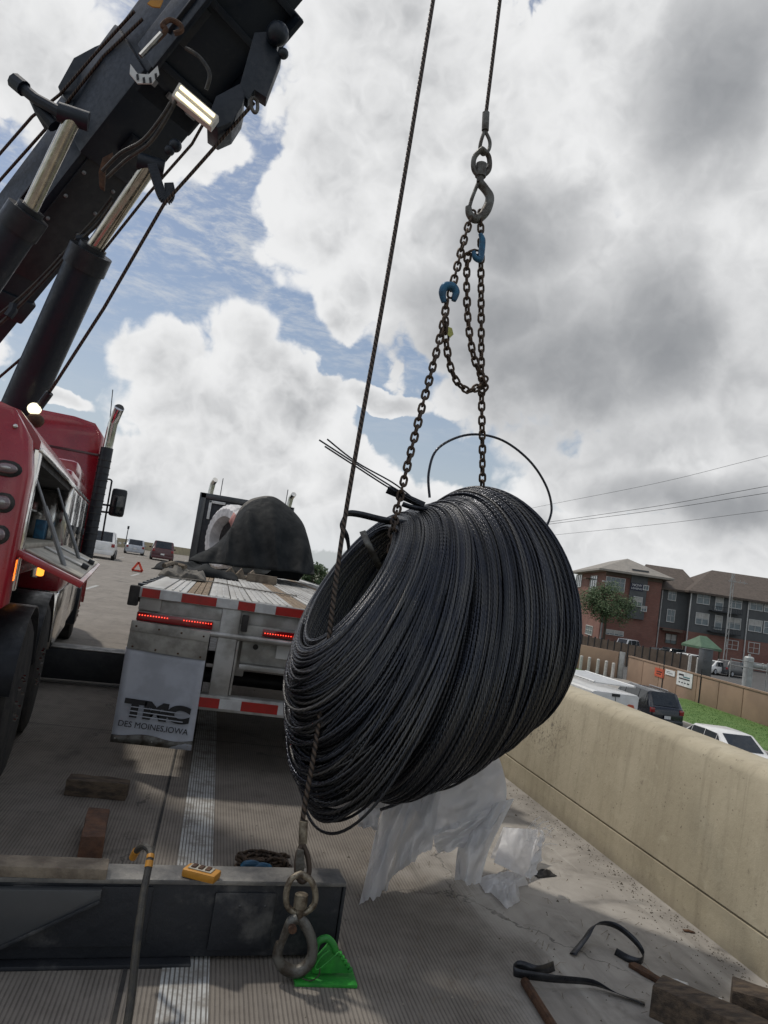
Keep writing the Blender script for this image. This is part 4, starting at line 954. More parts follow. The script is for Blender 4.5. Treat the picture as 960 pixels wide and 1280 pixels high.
for i in range(3): mb = MB(); c = flp(.05+.45*i, .955)-V((0, .034, 0)); mb.ell(c, .006, 8, 6); mb.build('bolt', M['alu'], flap)
rm = [(1.42, TY+.2, .98), (2.0, TY+.2, .98), (2.0, TY+.16, .2), (1.42, TY+.16, .2)]; mb = MB(); mb.hexa([V(p) for p in rm], [V(p)+V((0, .012, 0)) for p in rm]); mb.build('mudflap', M['flap'], tr)

# ------------------------------------------------------------------ road tractor in front of the trailer
tc_ = thing('semi_tractor', 'dark highway tractor with twin upright exhaust stacks ahead of the covered load', 'truck', (.73, 22, .06))
def tb(name, lo, hi, m, bev=.03): mb = MB(); mb.box(lo, hi); return mb.build(name, M[m], tc_, bevel=bev)
hy = 19.6
lp = P(242, 680, hy); hz_t = P(250, 616, hy).z
hx0 = P(246, 650, hy).x; hx1 = hx0+2.45
rbk = []
mb = MB(); mb.box((hx0, hy, DZ), (hx1, hy+.10, hz_t)); mb.build('head_board', M['black'], tc_, bevel=.02)
for q0, q1 in (((hx0-.03, hy-.05, DZ), (hx0+.14, hy+.02, hz_t+.02)), ((hx1-.14, hy-.05, DZ), (hx1+.03, hy+.02, hz_t+.02)), ((hx0, hy-.05, hz_t-.12), (hx1, hy+.02, hz_t+.02))):
    mb = MB(); mb.box(q0, q1); mb.build('board_frame', M['dgrey'], tc_, bevel=.01)
mb = MB(); a = P(262, 625, hy-.1); 
mb.box((a.x, hy-.09, a.z-.5), (a.x+.07, hy-.055, a.z)); mb.box((a.x, hy-.09, a.z-.07), (a.x+.42, hy-.055, a.z)); mb.build('corner_bracket', M['tape_w'], tc_, bevel=.01)
tb('cab', (-.45, 20.6, 1.0), (1.75, 23.0, 2.9), 'black', .12); tb('bonnet', (-.25, 23.0, 1.0), (1.55, 24.9, 1.9), 'black', .12); tb('chassis', (.25, 18.6, .75), (1.2, 25, 1.05), 'black', .02)
for yy in (18.4, 19.7, 24.2):
    for xc in (-.38, 1.68): o = wheel(tc_, (xc, yy, .58), .52, .42, 1).build('wheel', M['rubber'], tc_); mb = MB(); mb.cyl((xc-.2, yy, .58), (xc+.2, yy, .58), .28, n=16); mb.build('rim', M['alu'], o)
for px, py, pb in ((267, 600, 640), (364.5, 618, 640)):
    p = P(px, py, 20.3); mb = MB(); mb.tube([(p.x-.02, 20.3, 1.1), (p.x-.02, 20.3, p.z-.32), (p.x, 20.27, p.z-.1), (p.x+.05, 20.12, p.z)], .075, 10); mb.build('exhaust_stack', M['chrome'], tc_)
for px, py in ((279, 598), (360, 612)):
    p = P(px, py, 20.8); mb = MB(); mb.cyl((p.x, 20.8, 2.8), p, .012, n=5); mb.build('aerial', M['black'], tc_)

# ------------------------------------------------------------------ covered load on the deck
CY = 13.6
ca = V((-.84, -.54, 0)).normalized(); cz = V((0, 0, 1)); ch = cz.cross(ca)
cl_ = P(283, 660, CY); cc0 = V((cl_.x-.02, CY, DZ+.64))
wc = thing('wrapped_coil', 'white plastic wrapped coil with a dark hollow core under the tarp', 'coil', (cc0.x, cc0.y, DZ))
mb = MB(); rs = []
for k, (a_, r_) in enumerate([(-.95, .40), (-.9, .60), (-.2, .64), (-.02, .62), (.05, .54), (.05, .40), (-.1, .34), (-.9, .33)]):
    rs.append([cc0+ca*a_+(ch*math.cos(t)*1.0+cz*math.sin(t))*(r_+.011*math.sin(t*34+1.5*math.sin(t*3))*(1 if k in (2, 3, 4) else .3)) for t in [2*math.pi*i/104 for i in range(104)]])
mb.rings(rs+[rs[0]], False); mb.build('white_wrap', M['wrapw'], wc)
mb = MB(); mb.rings([[cc0+ca*a_+(ch*math.cos(t)+cz*math.sin(t))*.325 for t in [2*math.pi*i/40 for i in range(40)]] for a_ in (-.12, -.88)], True); mb.build('core', M['interior'], wc)
mb = MB(); q = [cc0+ca*.065+(ch*math.cos(t)+cz*math.sin(t))*r_ for r_ in (.36, .56) for t in [R(a_) for a_ in range(-30, 66, 8)]]; n_ = len(q)//2
mb.add(q, [(i, i+1, n_+i+1, n_+i) for i in range(n_-1)]); mb.build('pink_liner', M['pink'], wc, solid=.02)
# black tarp: hem outline at the front, ridge outline above it, then over the back
hem = [P(*q, 11.7) for q in [(236, 700), (262, 704), (292, 708), (322, 711), (350, 713.5), (372, 716), (393, 718)]]
bulge = [P(*q, 12.2) for q in [(248, 692), (276, 682), (291, 664), (316, 654), (350, 656), (382, 678), (391, 708)]]
ridge = [P(*q, 12.8) for q in [(262, 686), (284, 668), (299, 643), (318, 627), (347, 627), (378, 655), (390, 702)]]
top2 = [P(*q, 13.6) for q in [(292, 668), (295, 650), (304, 632), (320, 623), (345, 624), (376, 654), (390, 703)]]
backr = [V((p.x+.15, 15.0, max(DZ+.02, p.z-.1))) for p in top2]; backh = [V((p.x, 15.4, DZ+.02)) for p in top2]
for r_ in (hem,): 
    for p in r_: p.z = max(p.z, DZ+.015)
rows = [cat_spline(r_, 60) for r_ in (hem, bulge, ridge, top2, backr, backh)]
cols = [cat_spline([rows[j][i] for j in range(6)], 46) for i in range(60)]
mb = MB(); vs = []
for j in range(46):
    for i in range(60):
        p = cols[i][j].copy(); u = i/59; f = j/45; 
        fold = (abs(math.sin(u*17+.6*math.sin(f*5)+nz((u*3, f*2, 1))*2))**3)*.13*max(0, 1-abs(f-.15)*2.0)
        p += V((0, -fold, 0))+V((nz((u*7, f*5, 2)), nz((u*7, f*6, 9)), nz((u*6, f*6, 4))))*.014
        p.z = max(p.z, DZ+.012); vs.append(p)
mb.add(vs, [(j*60+i, j*60+i+1, (j+1)*60+i+1, (j+1)*60+i) for j in range(45) for i in range(59)])
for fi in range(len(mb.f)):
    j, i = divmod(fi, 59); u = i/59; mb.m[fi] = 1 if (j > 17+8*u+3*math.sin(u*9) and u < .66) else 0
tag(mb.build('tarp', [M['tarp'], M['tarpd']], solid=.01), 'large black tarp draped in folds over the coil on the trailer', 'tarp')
def heap(name, label, cat, px0, py0, px1, py1, y0, y1, h, m, seed, grp=None, freq=9):
    a, b = P(px0, py0, (y0+y1)/2), P(px1, py1, (y0+y1)/2); mb = MB(); n1, n2 = 46, 26
    def f(u, v):
        e = max(0, 1-(2*u-1)**4)*max(0, 1-(2*v-1)**4); r_ = 1-abs(nz((u*freq*.6+seed, v*freq*.35, seed*3.1)))*2.2
        x = a.x+(b.x-a.x)*u+.04*nz((u*5, v*5, seed)); y = y0+(y1-y0)*v
        return V((x, y, DZ+.006+h*e**.4*max(.04, .55*r_+.45*nz((u*4, v*3, seed+8))+.35)))
    mb.grid(n1, n2, f); return tag(mb.build(name, m, solid=.008), label, cat, grp)
heap('folded_tarp', 'dark crumpled end of tarp heaped on the left edge of the deck', 'tarp', 201, 690, 300, 700, 10.2, 12.4, .15, M['tarp'], 3, None, 6)
heap('webbing_heap', 'grey brown webbing straps piled on the deck before the heaped tarp', 'straps', 203, 712, 258, 718, 8.3, 9.3, .11, M['strap'], 5, None, 10)
mb = MB(); mb.tube([P(x, y, Y_)+V((0, 0, 0)) for x, y, Y_ in ((205, 707, 8.6), (214, 704, 8.8), (222, 706, 8.9), (232, 709, 8.8))], .03, 6)
tag(mb.build('rope_coil', M['tanwood']), 'pale rope end lying on top of the webbing heap', 'rope')
def decktimber(px, py, Y_, l, w, h, ang, m, lb, grp=None):
    p = P(px, py, Y_); B = Matrix.Rotation(R(ang), 3, 'Z'); mb = MB(); mb.box((-l/2, -w/2, 0), (l/2, w/2, h), B, V((p.x, Y_, DZ+.004))); return tag(mb.build('timber_block', m, bevel=.006), lb, 'timber', grp)
decktimber(329, 714, 10.9, .44, .13, .12, -6, M['tanwood'], 'longest pale timber lying in front of the tarped load', 'timbers chocking the load')
for i, (px, py, m_) in enumerate([(289, 704, 'strap'), (302, 704, 'tanwood'), (316, 708, 'tanwood')]):
    p = P(px, py, 11.4); mb = MB(); s_ = .11 if i else .14; mb.prism([(p.x-s_, 11.3, DZ+.004), (p.x+s_, 11.3, DZ+.004), (p.x+.02, 11.3, DZ+.17)], (.0, .35, 0))
    tag(mb.build('wedge_block', M['tanwood'], bevel=.006), ['leftmost wedge shaped chock at the tarp hem', 'middle wedge shaped chock at the tarp hem', 'wedge shaped chock at the tarp hem next to the long timber'][i], 'chock', 'timbers chocking the load')
mb = MB(); q = cat_spline([P(x, y, Y_) for x, y, Y_ in ((212, 722, 8.0), (240, 719, 8.2), (275, 720, 8.4), (310, 728, 8.0), (372, 737, 7.9))], 40)
for a, b in zip(q[:-1], q[1:]):
    a = V((a.x, a.y, DZ+.012)); b = V((b.x, b.y, DZ+.012)); mb.add([a+V((0, -.045, 0)), a+V((0, .045, .004)), b+V((0, .045, .004)), b+V((0, -.045, 0))], [(0, 1, 2, 3)])
tag(mb.build('loose_strap', M['strap'], solid=.006), 'flat dark strap lying across the bare deck planks', 'strap')

# ================================================================== RED WRECKER (tow truck with rotating boom)
TO, TA = V((-1.12, 5.0, 0)), R(7.3)
tr_r, tr_t = V((math.cos(TA), math.sin(TA), 0)), V((-math.sin(TA), math.cos(TA), 0))
def w2t(p): p = V(p)-TO; return V((p.dot(tr_r), p.dot(tr_t), p.z))
def TU(px, py, u): d = ray(px, py); s = (u-(EYE-TO).dot(tr_r))/d.dot(tr_r); return w2t(EYE+d*s)
def TV(px, py, v): d = ray(px, py); s = (v-(EYE-TO).dot(tr_t))/d.dot(tr_t); return w2t(EYE+d*s)
def WP(px, py, Y): return w2t(P(px, py, Y))
wk = thing('recovery_truck', 'red heavy wrecker with black crane boom and its side locker flap hanging open', 'tow truck', TO); ORG[wk.name] = V((0, 0, 0)); wk.rotation_euler = (0, 0, TA)
def wb(name, lo, hi, m, bev=.02, par=None): mb = MB(); mb.box(lo, hi); return mb.build(name, M[m], par or wk, bevel=bev)
RV = -1.25
# body shell around the open locker
mb = MB(); rs = []
prof_ = [(0, 1.30), (0, 1.95), (-.03, 2.12), (-.12, 2.25), (-.30, 2.30), (-2.2, 2.30), (-2.36, 2.22), (-2.42, 2.05), (-2.42, 1.30)]
for v in (RV, RV+.03, RV+.20): rs.append([V((x-(.03 if v == RV and x > -1 else 0), v, z-(.03 if v == RV else 0))) for x, z in prof_])
mb.rings(rs); mb.build('rear_panel', M['red'], wk, smooth=50)
mb = MB(); rs = []
prof_t = [(0.0, 2.09), (-.0, 2.13), (-.03, 2.17), (-.12, 2.27), (-.3, 2.31), (-2.2, 2.31), (-2.4, 2.2), (-2.4, 2.09)]
for v in (RV+.2, 1.75): rs.append([V((x, v, z)) for x, z in prof_t])
mb.rings(rs); mb.build('upper_panel', M['red'], wk, smooth=50)
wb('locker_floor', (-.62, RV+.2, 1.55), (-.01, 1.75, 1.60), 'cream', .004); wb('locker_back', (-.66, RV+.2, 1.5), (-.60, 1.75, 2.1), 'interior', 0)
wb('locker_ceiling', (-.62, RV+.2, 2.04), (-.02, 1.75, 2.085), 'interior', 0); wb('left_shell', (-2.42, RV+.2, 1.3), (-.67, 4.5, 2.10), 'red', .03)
wb('lower_sill', (-.6, RV+.2, 1.44), (.004, 1.75, 1.55), 'red', .01)
wb('locker_post', (-.10, 1.62, 1.55), (.006, 1.76, 2.09), 'chrome', .008)
wb('corner_trim', (-.075, RV+.205, 1.36), (.008, RV+.29, 2.09), 'chrome', .008); wb('gutter_trim', (-.004, RV+.2, 2.075), (.016, 4.5, 2.10), 'chrome', .004)
for i, v in enumerate((1.77, 2.7, 3.63)): dr = wb('locker_door', (-.5, v, 1.42), (.006, v+.9, 2.07), 'chrome', .015); wb('latch', (.006, v+.4, 1.68), (.03, v+.5, 1.76), 'black', .006, dr)
wb('front_locker_top', (-.55, 1.75, 2.10), (-.03, 4.4, 2.24), 'red', .05)
p0, p1 = TU(90, 605, -.08), TU(113, 640, -.08); wb('upper_cabinet', (-.6, 2.6, 2.18), (-.06, 4.2, 2.40), 'red', .06)
# tools seen in the locker
for i in range(7):
    v = RV+.35+i*.2; mb = MB(); mb.cyl((-.45+.05*(i % 2), v, 1.60), (-.5+.04*(i % 3), v+.02, 1.60+random.uniform(.22, .42)), random.uniform(.03, .06), n=10); mb.build('tool', [M['toolg'], M['black'], M['rubber']][i % 3], wk)
mb = MB(); mb.ell((-.12, RV+.45, 1.65), (.09, .16, .055), 12, 8); mb.build('tool', M['signw'], wk)
for i in range(3): mb = MB(); mb.torus((-.3, -.1+i*.5, 1.8), .13, .022, (1, .2, .3), 20, 6); mb.build('coiled_hose', M['rubber'], wk)
wb('panel_seam', (-2.3, RV-.004, 1.615), (-.06, RV+.02, 1.625), 'maroon', 0); wb('panel_seam', (-.62, RV-.004, 1.32), (-.61, RV+.02, 2.22), 'maroon', 0)
for z_ in (1.38, 1.74, 2.16):
    for x_ in (-.10, -.52): mb = MB(); mb.ell((x_, RV-.004, z_), .012, 8, 6); mb.build('rivet', M['chrome'], wk)
for i in range(4): wb('tool', (-.58+.12*i, .55+.3*i, 1.60), (-.50+.12*i, .75+.3*i, 1.60+.16+.05*(i % 3)), ['yellow', 'toolg', 'signw', 'hookblue'][i], .01)
wb('locker_shelf', (-.6, RV+.25, 1.82), (-.25, 1.7, 1.835), 'alu', .003)
for i in range(8): mb = MB(); v_ = RV+.35+i*.36; mb.cyl((-.4, v_, 1.84), (-.4, v_, 1.84+random.uniform(.08, .18)), random.uniform(.03, .07), n=10); mb.build('tool', [M['signw'], M['toolg'], M['red'], M['rubber']][i % 4], wk)
# open flap
B_ = TV(105, 728, RV+.12); A_ = V((.004, RV+.12, 1.575)); Cx = TU(126, 713, B_.x); C_ = V((B_.x, min(Cx.y, 1.7), B_.z)); D_ = V((.004, C_.y, 1.575))
n_ = (B_-A_).cross(D_-A_).normalized(); n_ = n_ if n_.z > 0 else -n_
mb = MB(); mb.hexa([q-n_*.035 for q in (A_, B_, C_, D_)], [A_, B_, C_, D_]); flp_ = mb.build('locker_flap', M['red'], wk, bevel=.006)
ins = [A_.lerp(C_, .05).lerp(A_.lerp(B_, .05), .3), A_.lerp(B_, .93).lerp(D_.lerp(C_, .93), .03), A_.lerp(B_, .93).lerp(D_.lerp(C_, .93), .97), A_.lerp(B_, .06).lerp(D_.lerp(C_, .06), .97)]
mb = MB(); mb.hexa([q+n_*.002 for q in ins], [q+n_*.012 for q in ins]); mb.build('flap_liner', M['cream'], flp_, bevel=.003)
for f_ in (.33, .66): mb = MB(); a, b = A_.lerp(D_, f_)+n_*.018, B_.lerp(C_, f_)+n_*.018; mb.beam(a.lerp(b, .08), a.lerp(b, .9), .16, .012, n_); mb.build('liner_plate', M['alu'], flp_, bevel=.003)
for f_ in (.3, .62): mb = MB(); a, b = A_.lerp(D_, f_)+n_*.03, B_.lerp(C_, f_)+n_*.03; mb.beam(a.lerp(b, .78), a.lerp(b, .9), .06, .03, n_); mb.build('flap_latch', M['black'], flp_, bevel=.003)
for (a, b, f_) in (((43, 592), (68, 692), .0), ((72, 610), (93, 693), .0)):
    q = TU(a[0], a[1], -.02); v_ = q.y; e = A_.lerp(B_, .62); e = V((e.x, v_+.05, e.z+.01)); mb = MB(); mb.cyl(q, e, .008, n=8); mb.cyl(q.lerp(e, .35), e, .013, n=8); mb.build('gas_strut', M['toolg'], wk)
# rear lamps
for (px, py, w, h, m) in ((8, 585, .10, .052, 'lensw'), (3, 628, .07, .07, 'lensw'), (-3, 668, .065, .065, 'lensw')):
    c = TV(px, py, RV-.03); mb = MB(); mb.ell((c.x, RV-.0, c.z), (w/2+.016, .03, h/2+.016), 20, 8); lo_ = mb.build('lamp_bezel', M['rubber'], wk)
    mb = MB(); mb.ell((c.x, RV-.022, c.z), (w/2, .035, h/2), 20, 8); mb.build('lamp_lens', M[m], lo_)
    mb = MB(); mb.ell((c.x, RV-.045, c.z), (w/4, .02, h/5), 14, 6); mb.build('reflector', M['alu'], lo_)
for (px, py, u) in ((14, 712, -.02), (52, 709, -.05), (75, 706, -.05)):
    c = TU(px, py, u); mb = MB(); s_ = .06 if px < 20 else .05; mb.box((c.x-.02, c.y-s_, c.z-.065), (c.x+.02, c.y+s_, c.z+.065)); mk = mb.build('marker_lamp', M['amber'], wk, bevel=.012)
    mb = MB(); mb.box((c.x-.06, c.y-s_-.02, c.z-.08), (c.x-.02, c.y+s_+.02, c.z+.08)); mb.build('lamp_housing', M['chrome'], mk, bevel=.01)
# chassis and wheels
wb('chassis', (-1.75, RV+.2, .75), (-.75, 9.6, 1.05), 'black', .02); wb('underbody', (-2.2, RV+.25, 1.1), (-.35, 4.6, 1.4), 'interior', .02)
wb('outrigger_housing', (-2.4, RV-.02, .55), (-.35, RV+.3, .98), 'black', .02)
for v in (.38, 1.66):
    for s_ in (1, -1):
        for k, u in enumerate((-.145, -.45)):
            u = u if s_ > 0 else -2.42-u
            o = wheel(wk, (u, v, .535), .535, .285, 1).build('wheel', M['rubber'], wk)
            mb = MB(); q = [(x, math.cos(t)*r_+v, math.sin(t)*r_+.535) for x, r_ in ((u-.10, .30), (u+.10, .30), (u+.125, .31), (u+.02, .20), (u+.03, .10)) for t in [2*math.pi*i/24 for i in range(24)]]
            mb.rings([[V(p) for p in q[i*24:(i+1)*24]] for i in range(5)]); rim = mb.build('rim', M['alu'], o)
            if k == 0 and s_ > 0:
                for i in range(10): a = 2*math.pi*i/10; mb = MB(); mb.cyl((u+.04, v+math.cos(a)*.145, .535+math.sin(a)*.145), (u+.16, v+math.cos(a)*.145, .535+math.sin(a)*.145), .02, .012, 6); mb.build('lug_nut', M['chrome'], o)
    mb = MB(); rs = [[V((u, v+math.cos(t)*r_, .535+math.sin(t)*r_)) for t in [R(a_) for a_ in range(12, 169, 12)]] for u, r_ in ((-.62, .62), (.0, .62))]
    mb.add(rs[0]+rs[1], [(i, i+1, len(rs[0])+i+1, len(rs[0])+i) for i in range(len(rs[0])-1)]); mb.build('mudguard', M['black'], wk, solid=.015)
for s_ in (1, -1):
    u = -.2 if s_ > 0 else -2.22; o = wheel(wk, (u, 7.55, .53), .53, .32, 1).build('wheel', M['rubber'], wk)
    mb = MB(); mb.cyl((u-.1, 7.55, .53), (u+.165, 7.55, .53), .29, .2, 22); mb.build('rim', M['chrome'], o)
    for i in range(10): a = 2*math.pi*i/10; mb = MB(); mb.cyl((u+.16, 7.55+math.cos(a)*.15, .53+math.sin(a)*.15), (u+.21, 7.55+math.cos(a)*.15, .53+math.sin(a)*.15), .018, n=6); mb.build('lug_nut', M['chrome'], o)
wb('step_box', (-.55, 2.5, .55), (.0, 4.4, 1.12), 'chrome', .03); wb('side_panel', (-.5, 2.3, 1.12), (-.01, 4.5, 1.42), 'red', .03)
wb('fuel_tank', (-.62, 4.6, .5), (-.02, 6.5, 1.1), 'chrome', .12); wb('cab_step', (-.4, 6.5, .35), (.02, 6.95, .9), 'black', .03)
for (u0, u1) in ((-.62, .03),): 
    mb = MB(); rs = [[V((u, 7.55+math.cos(t)*.68, .55+math.sin(t)*.62)) for t in [R(a_) for a_ in range(0, 181, 12)]] for u in (u0, u1)]; k = len(rs[0])
    mb.add(rs[0]+rs[1], [(i, i+1, k+i+1, k+i) for i in range(k-1)]); mb.build('front_wing', M['red'], wk, solid=.03)
# cab
SV = 4.95
mb = MB(); rs = []
for v, top, wd in ((SV, 3.12, .0), (SV+.04, 3.18, .02), (SV+1.0, 3.26, .02), (SV+1.9, 3.12, .02), (SV+2.5, 2.75, -.03), (SV+2.55, 1.1, -.03)):
    r0, r1, z0 = wd, -2.42-wd, 1.1
    ring = [(r0, z0), (r0, top-.45), (r0-.03, top-.18), (r0-.14, top-.04), (r0-.4, top), (r1+.4, top), (r1+.14, top-.04), (r1+.03, top-.18), (r1, top-.45), (r1, z0)]
    rs.append([V((x, v if z > 1.2 or v < SV+2.5 else v, z)) for x, z in ring])
mb.rings(rs); cabo = mb.build('cab', M['red'], wk, smooth=40)
wb('cab_seam', (-2.44, SV-.008, 2.72), (.045, SV+.015, 2.75), 'maroon', .004)
wb('side_window', (-.02, SV+1.35, 2.05), (.035, SV+2.2, 2.65), 'glass', .02); wb('cab_door', (.0, SV+1.2, 1.15), (.03, SV+2.35, 2.0), 'red', .02)
mb = MB(); mb.hexa([V((-.1, SV+2.5, 1.1)), V((-2.3, SV+2.5, 1.1)), V((-2.0, SV+4.5, 1.0)), V((-.4, SV+4.5, 1.0))], [V((-.25, SV+2.5, 2.15)), V((-2.2, SV+2.5, 2.15)), V((-1.9, SV+4.5, 1.85)), V((-.5, SV+4.5, 1.85))]); mb.build('bonnet', M['red'], wk, bevel=.08)
# exhaust stack, mirror, aerial
a, b, c, d = TV(104, 716, SV-.12), TV(134, 560, SV-.12), TV(141, 530, SV-.12), TV(147, 513, SV-.12)
mb = MB(); mb.tube([a, b], .078, 14); mb.build('exhaust_guard', M['black'], wk)
mb = MB(); mb.tube([b.lerp(a, .1), c, d+V((.0, -.05, -.06)), d+V((.02, -.12, .02))], [.062, .062, .062, .064], 14); es = mb.build('exhaust_stack', M['chrome'], wk)
mb = MB(); e = d+V((.02, -.125, .022)); mb.cyl(e-V((.004, -.03, .02)), e, .056, n=14); mb.build('pipe_mouth', M['ink'], es)
for i in range(16): q = a.lerp(b, .1+.85*i/16); mb = MB(); mb.torus(q, .0795, .006, b-a, 18, 5); mb.build('guard_ring', M['rubber'], wk)
p = TV(136, 540, SV); q = TV(141, 487, SV); mb = MB(); mb.cyl(p, q, .006, n=5); mb.build('aerial', M['black'], wk)
MV = 7.0; c = TV(147.5, 628.5, MV); mb = MB(); h_ = .22
mb.box((c.x-.115, MV-.08, c.z-h_), (c.x+.115, MV+.06, c.z+h_)); mr = mb.build('wing_mirror', M['black'], wk, bevel=.05)
mb = MB(); mb.box((c.x-.09, MV-.086, c.z-h_+.03), (c.x+.09, MV-.078, c.z+h_-.11)); mb.build('mirror_glass', M['glass'], mr, bevel=.004)
pts = [TV(x, y, MV+.05) for x, y in ((127, 676), (133, 640), (139, 606), (139.5, 601), (136, 599), (130, 600))]; mb = MB(); mb.tube(cat_spline(pts, 30), .014, 8)
for y_ in (631, 640): mb.tube([TV(122, y_-1, MV+.05), TV(140, y_+1, MV+.05)], .016, 8)
mb.build('mirror_bracket', M['black'], wk)
# front outrigger leg seen past the mudflap
a = w2t(G(70, 852)); b = w2t(G(175, 868)); v_ = (a.y+b.y)/2
ol = wb('outrigger_leg', (-.9, v_, .06), (1.05, v_+.32, .40), 'black', .02); wb('outrigger_plate', (-.9, v_-.005, .401), (1.05, v_+.325, .412), 'beamtop', .003, ol); wb('outrigger_foot', (.75, v_-.06, .0), (1.15, v_+.38, .06), 'black', .01, ol)
# turret and boom
A0, B0 = P(0, 330, 7.0), P(290, -40, 5.4); bw = (B0-A0).normalized(); bs = bw.cross(V((0, 0, 1))).normalized(); bn_ = bs.cross(bw); LB = (B0-A0).length
Tm = Matrix((tr_r, tr_t, V((0, 0, 1)))) ; BB = Tm @ Matrix((bs, bw, bn_)).transposed(); OA = w2t(A0)
def bb(name, s0, s1, t0, t1, n0, n1, m='boom', bev=.02, par=None):
    mb = MB(); mb.box((s0, t0*LB, n0), (s1, t1*LB, n1), BB, OA); return mb.build(name, M[m], par or wk, bevel=bev)
mb = MB(); tq = w2t(A0-bw*4.2); mb.cyl((-1.21, tq.y, 1.4), (-1.21, tq.y, 1.75), .75, n=28); mb.cyl((-1.21, tq.y, 1.75), (-1.21, tq.y, 2.2), .6, .5, n=28); mb.build('turret', M['boom'], wk, bevel=.0)
bb('turret_arm', -.45, .45, -1.05, -.55, -.75, -.35)
bb('boom_outer', -.29, .21, -1.25, .62, -.30, .30); bb('boom_stiffener', -.315, .235, -.1, -.02, -.325, .325); bb('boom_collar', -.37, .25, .44, .70, -.35, .36)
bb('boom_head', -.385, .22, .64, 1.12, -.35, .36, bev=.03); bb('boom_inner', -.26, .16, 1.1, 1.88, -.26, .26)
bb('underside_plate', -.22, .15, .05, .45, -.325, -.302, 'black', .006)
for tt_ in (.08, .16, .24, .32, .40):
    for s_ in (-.18, .11): mb = MB(); mb.ell(OA+BB @ V((s_, tt_*LB, -.327)), .018, 8, 6); mb.build('bolt', M['toolg'], wk)
for tt_, n_a in ((.74, -.36), (.92, -.36), (1.04, -.36)): bb('cross_rib', -.37, .21, tt_-.008, tt_+.008, n_a-.03, n_a, 'boom', .004)
for s_ in (-.3, -.1, .12): bb('wear_pad', s_, s_+.1, .685, .70, -.385, -.352, 'toolg', .004)
bb('manifold', -.16, .02, .5, .56, -.42, -.352, 'black', .01); bb('pad_plate', .12, .30, .80, .9, -.368, -.352, 'black', .004)
for s_ in (-.41, .245): bb('head_cheek', s_-.025, s_+.025, .72, 1.05, -.46, -.1, 'boom', .02); bb('boom_weld_strip', (-.30 if s_ < 0 else .22)-.012, (-.30 if s_ < 0 else .22)+.012, -1, .44, -.05, -.02, 'black', .004)
def scr(name, pts, r, m, n=8, par=None, sp=0):
    q = [WP(*p) for p in pts]; q = cat_spline(q, sp) if sp else q
    mb = MB(); mb.tube(q, r, n, uv=(m == 'rope')); return mb.build(name, M[m], par or wk)
# hydraulic rams
for (pts, r_, rr_) in (([(14, 535, 6.75), (113, 316, 6.1), (190, 203, 5.72)], .155, .062), ([(-75, 430, 5.9), (34, 268, 5.5), (94, 143, 5.25)], .135, .056)):
    a, b, c = [WP(*p) for p in pts]
    mb = MB(); mb.cyl(a, b, r_, n=24); ba = mb.build('ram_barrel', M['boom'], wk)
    mb = MB(); d = (b-a).normalized(); mb.cyl(b-d*.14, b+d*.02, r_*1.1, n=24); mb.cyl(b+d*.02, b+d*.06, r_*.7, n=24); mb.build('gland', M['black'], ba)
    mb = MB(); mb.cyl(b, c, rr_, n=20); mb.build('ram_rod', M['rod'], wk)
    mb = MB(); mb.cyl(c-d*.02-V((.10, 0, 0)), c-d*.02+V((.10, 0, 0)), .065, n=16); mb.build('ram_pin', M['boom'], wk)
# side bracket arm, hook horn, rings and other fittings on the boom
scr('roller_arm', [(20, 103, 6.0), (45, 124, 5.95), (78, 142, 5.9)], .045, 'boom', 10); scr('roller_link', [(40, 118, 6.0), (50, 140, 6.0), (62, 160, 6.05)], .04, 'boom', 8); scr('roller_knob', [(18, 101, 6.0), (30, 111, 5.97)], .062, 'boom', 10); scr('roller_knob', [(52, 138, 6.0), (68, 158, 6.0)], .055, 'boom', 10)
a, b = P(190, 208, 5.6), P(207, 252, 5.6)
mb = MB(); q = cat_spline([WP(x, y, 5.6) for x, y in ((190, 206), (195, 222), (202, 243), (208, 250), (213, 243), (211, 230))], 24)
for u, v in zip(q[:-1], q[1:]): mb.beam(u, v+(v-u)*.15, .07, .045, (0, 1, 0))
mb.build('rope_horn', M['boom'], wk, bevel=.004)
scr('lifting_ring', [(316, 122, 5.1), (321, 126, 5.1), (322, 136, 5.1), (319, 141, 5.1), (315, 136, 5.1), (314, 127, 5.1), (316, 122, 5.1)], .013, 'forged', 8, None, 30)
for px, py, r_ in ((347, 42, .085), (354, 67, .04), (219, 182, .05), (212, 188, .04)): mb = MB(); c = WP(px, py, 5.15 if px > 300 else 5.6); mb.ell(c, r_, 14, 8); mb.build('boss', M['boom'], wk)
mb = MB(); mb.prism([WP(x, y, 5.2) for x, y in ((318, 40), (352, 38), (346, 62), (352, 72), (333, 122), (318, 112), (310, 125), (298, 112))], w2t(V((0, .12, 0))+TO)); mb.build('head_bracket', M['boom'], wk, bevel=.008)
mb = MB(); mb.prism([WP(x, y, 5.15) for x, y in ((270, 120), (300, 104), (306, 118), (303, 132), (290, 152), (272, 160), (258, 150))], w2t(V((0, .3, 0))+TO)); mb.build('head_gusset', M['boom'], wk, bevel=.008)
mb = MB(); mb.prism([WP(x, y, 6.1) for x, y in ((72, 108), (92, 72), (118, 58), (185, 30), (215, 95), (200, 130), (92, 140))], w2t(V((0, .2, 0))+TO)); mb.build('upper_gusset', M['boom'], wk, bevel=.01)
mb = MB(); c = [WP(x, y, 5.0) for x, y in ((163, 80), (172, 92), (186, 93), (197, 82), (199, 92), (190, 104), (172, 104), (162, 92))]; mb.prism(c, w2t(V((0, .012, 0))+TO)); sc = mb.build('angle_scale', M['signw'], wk, smooth=0)
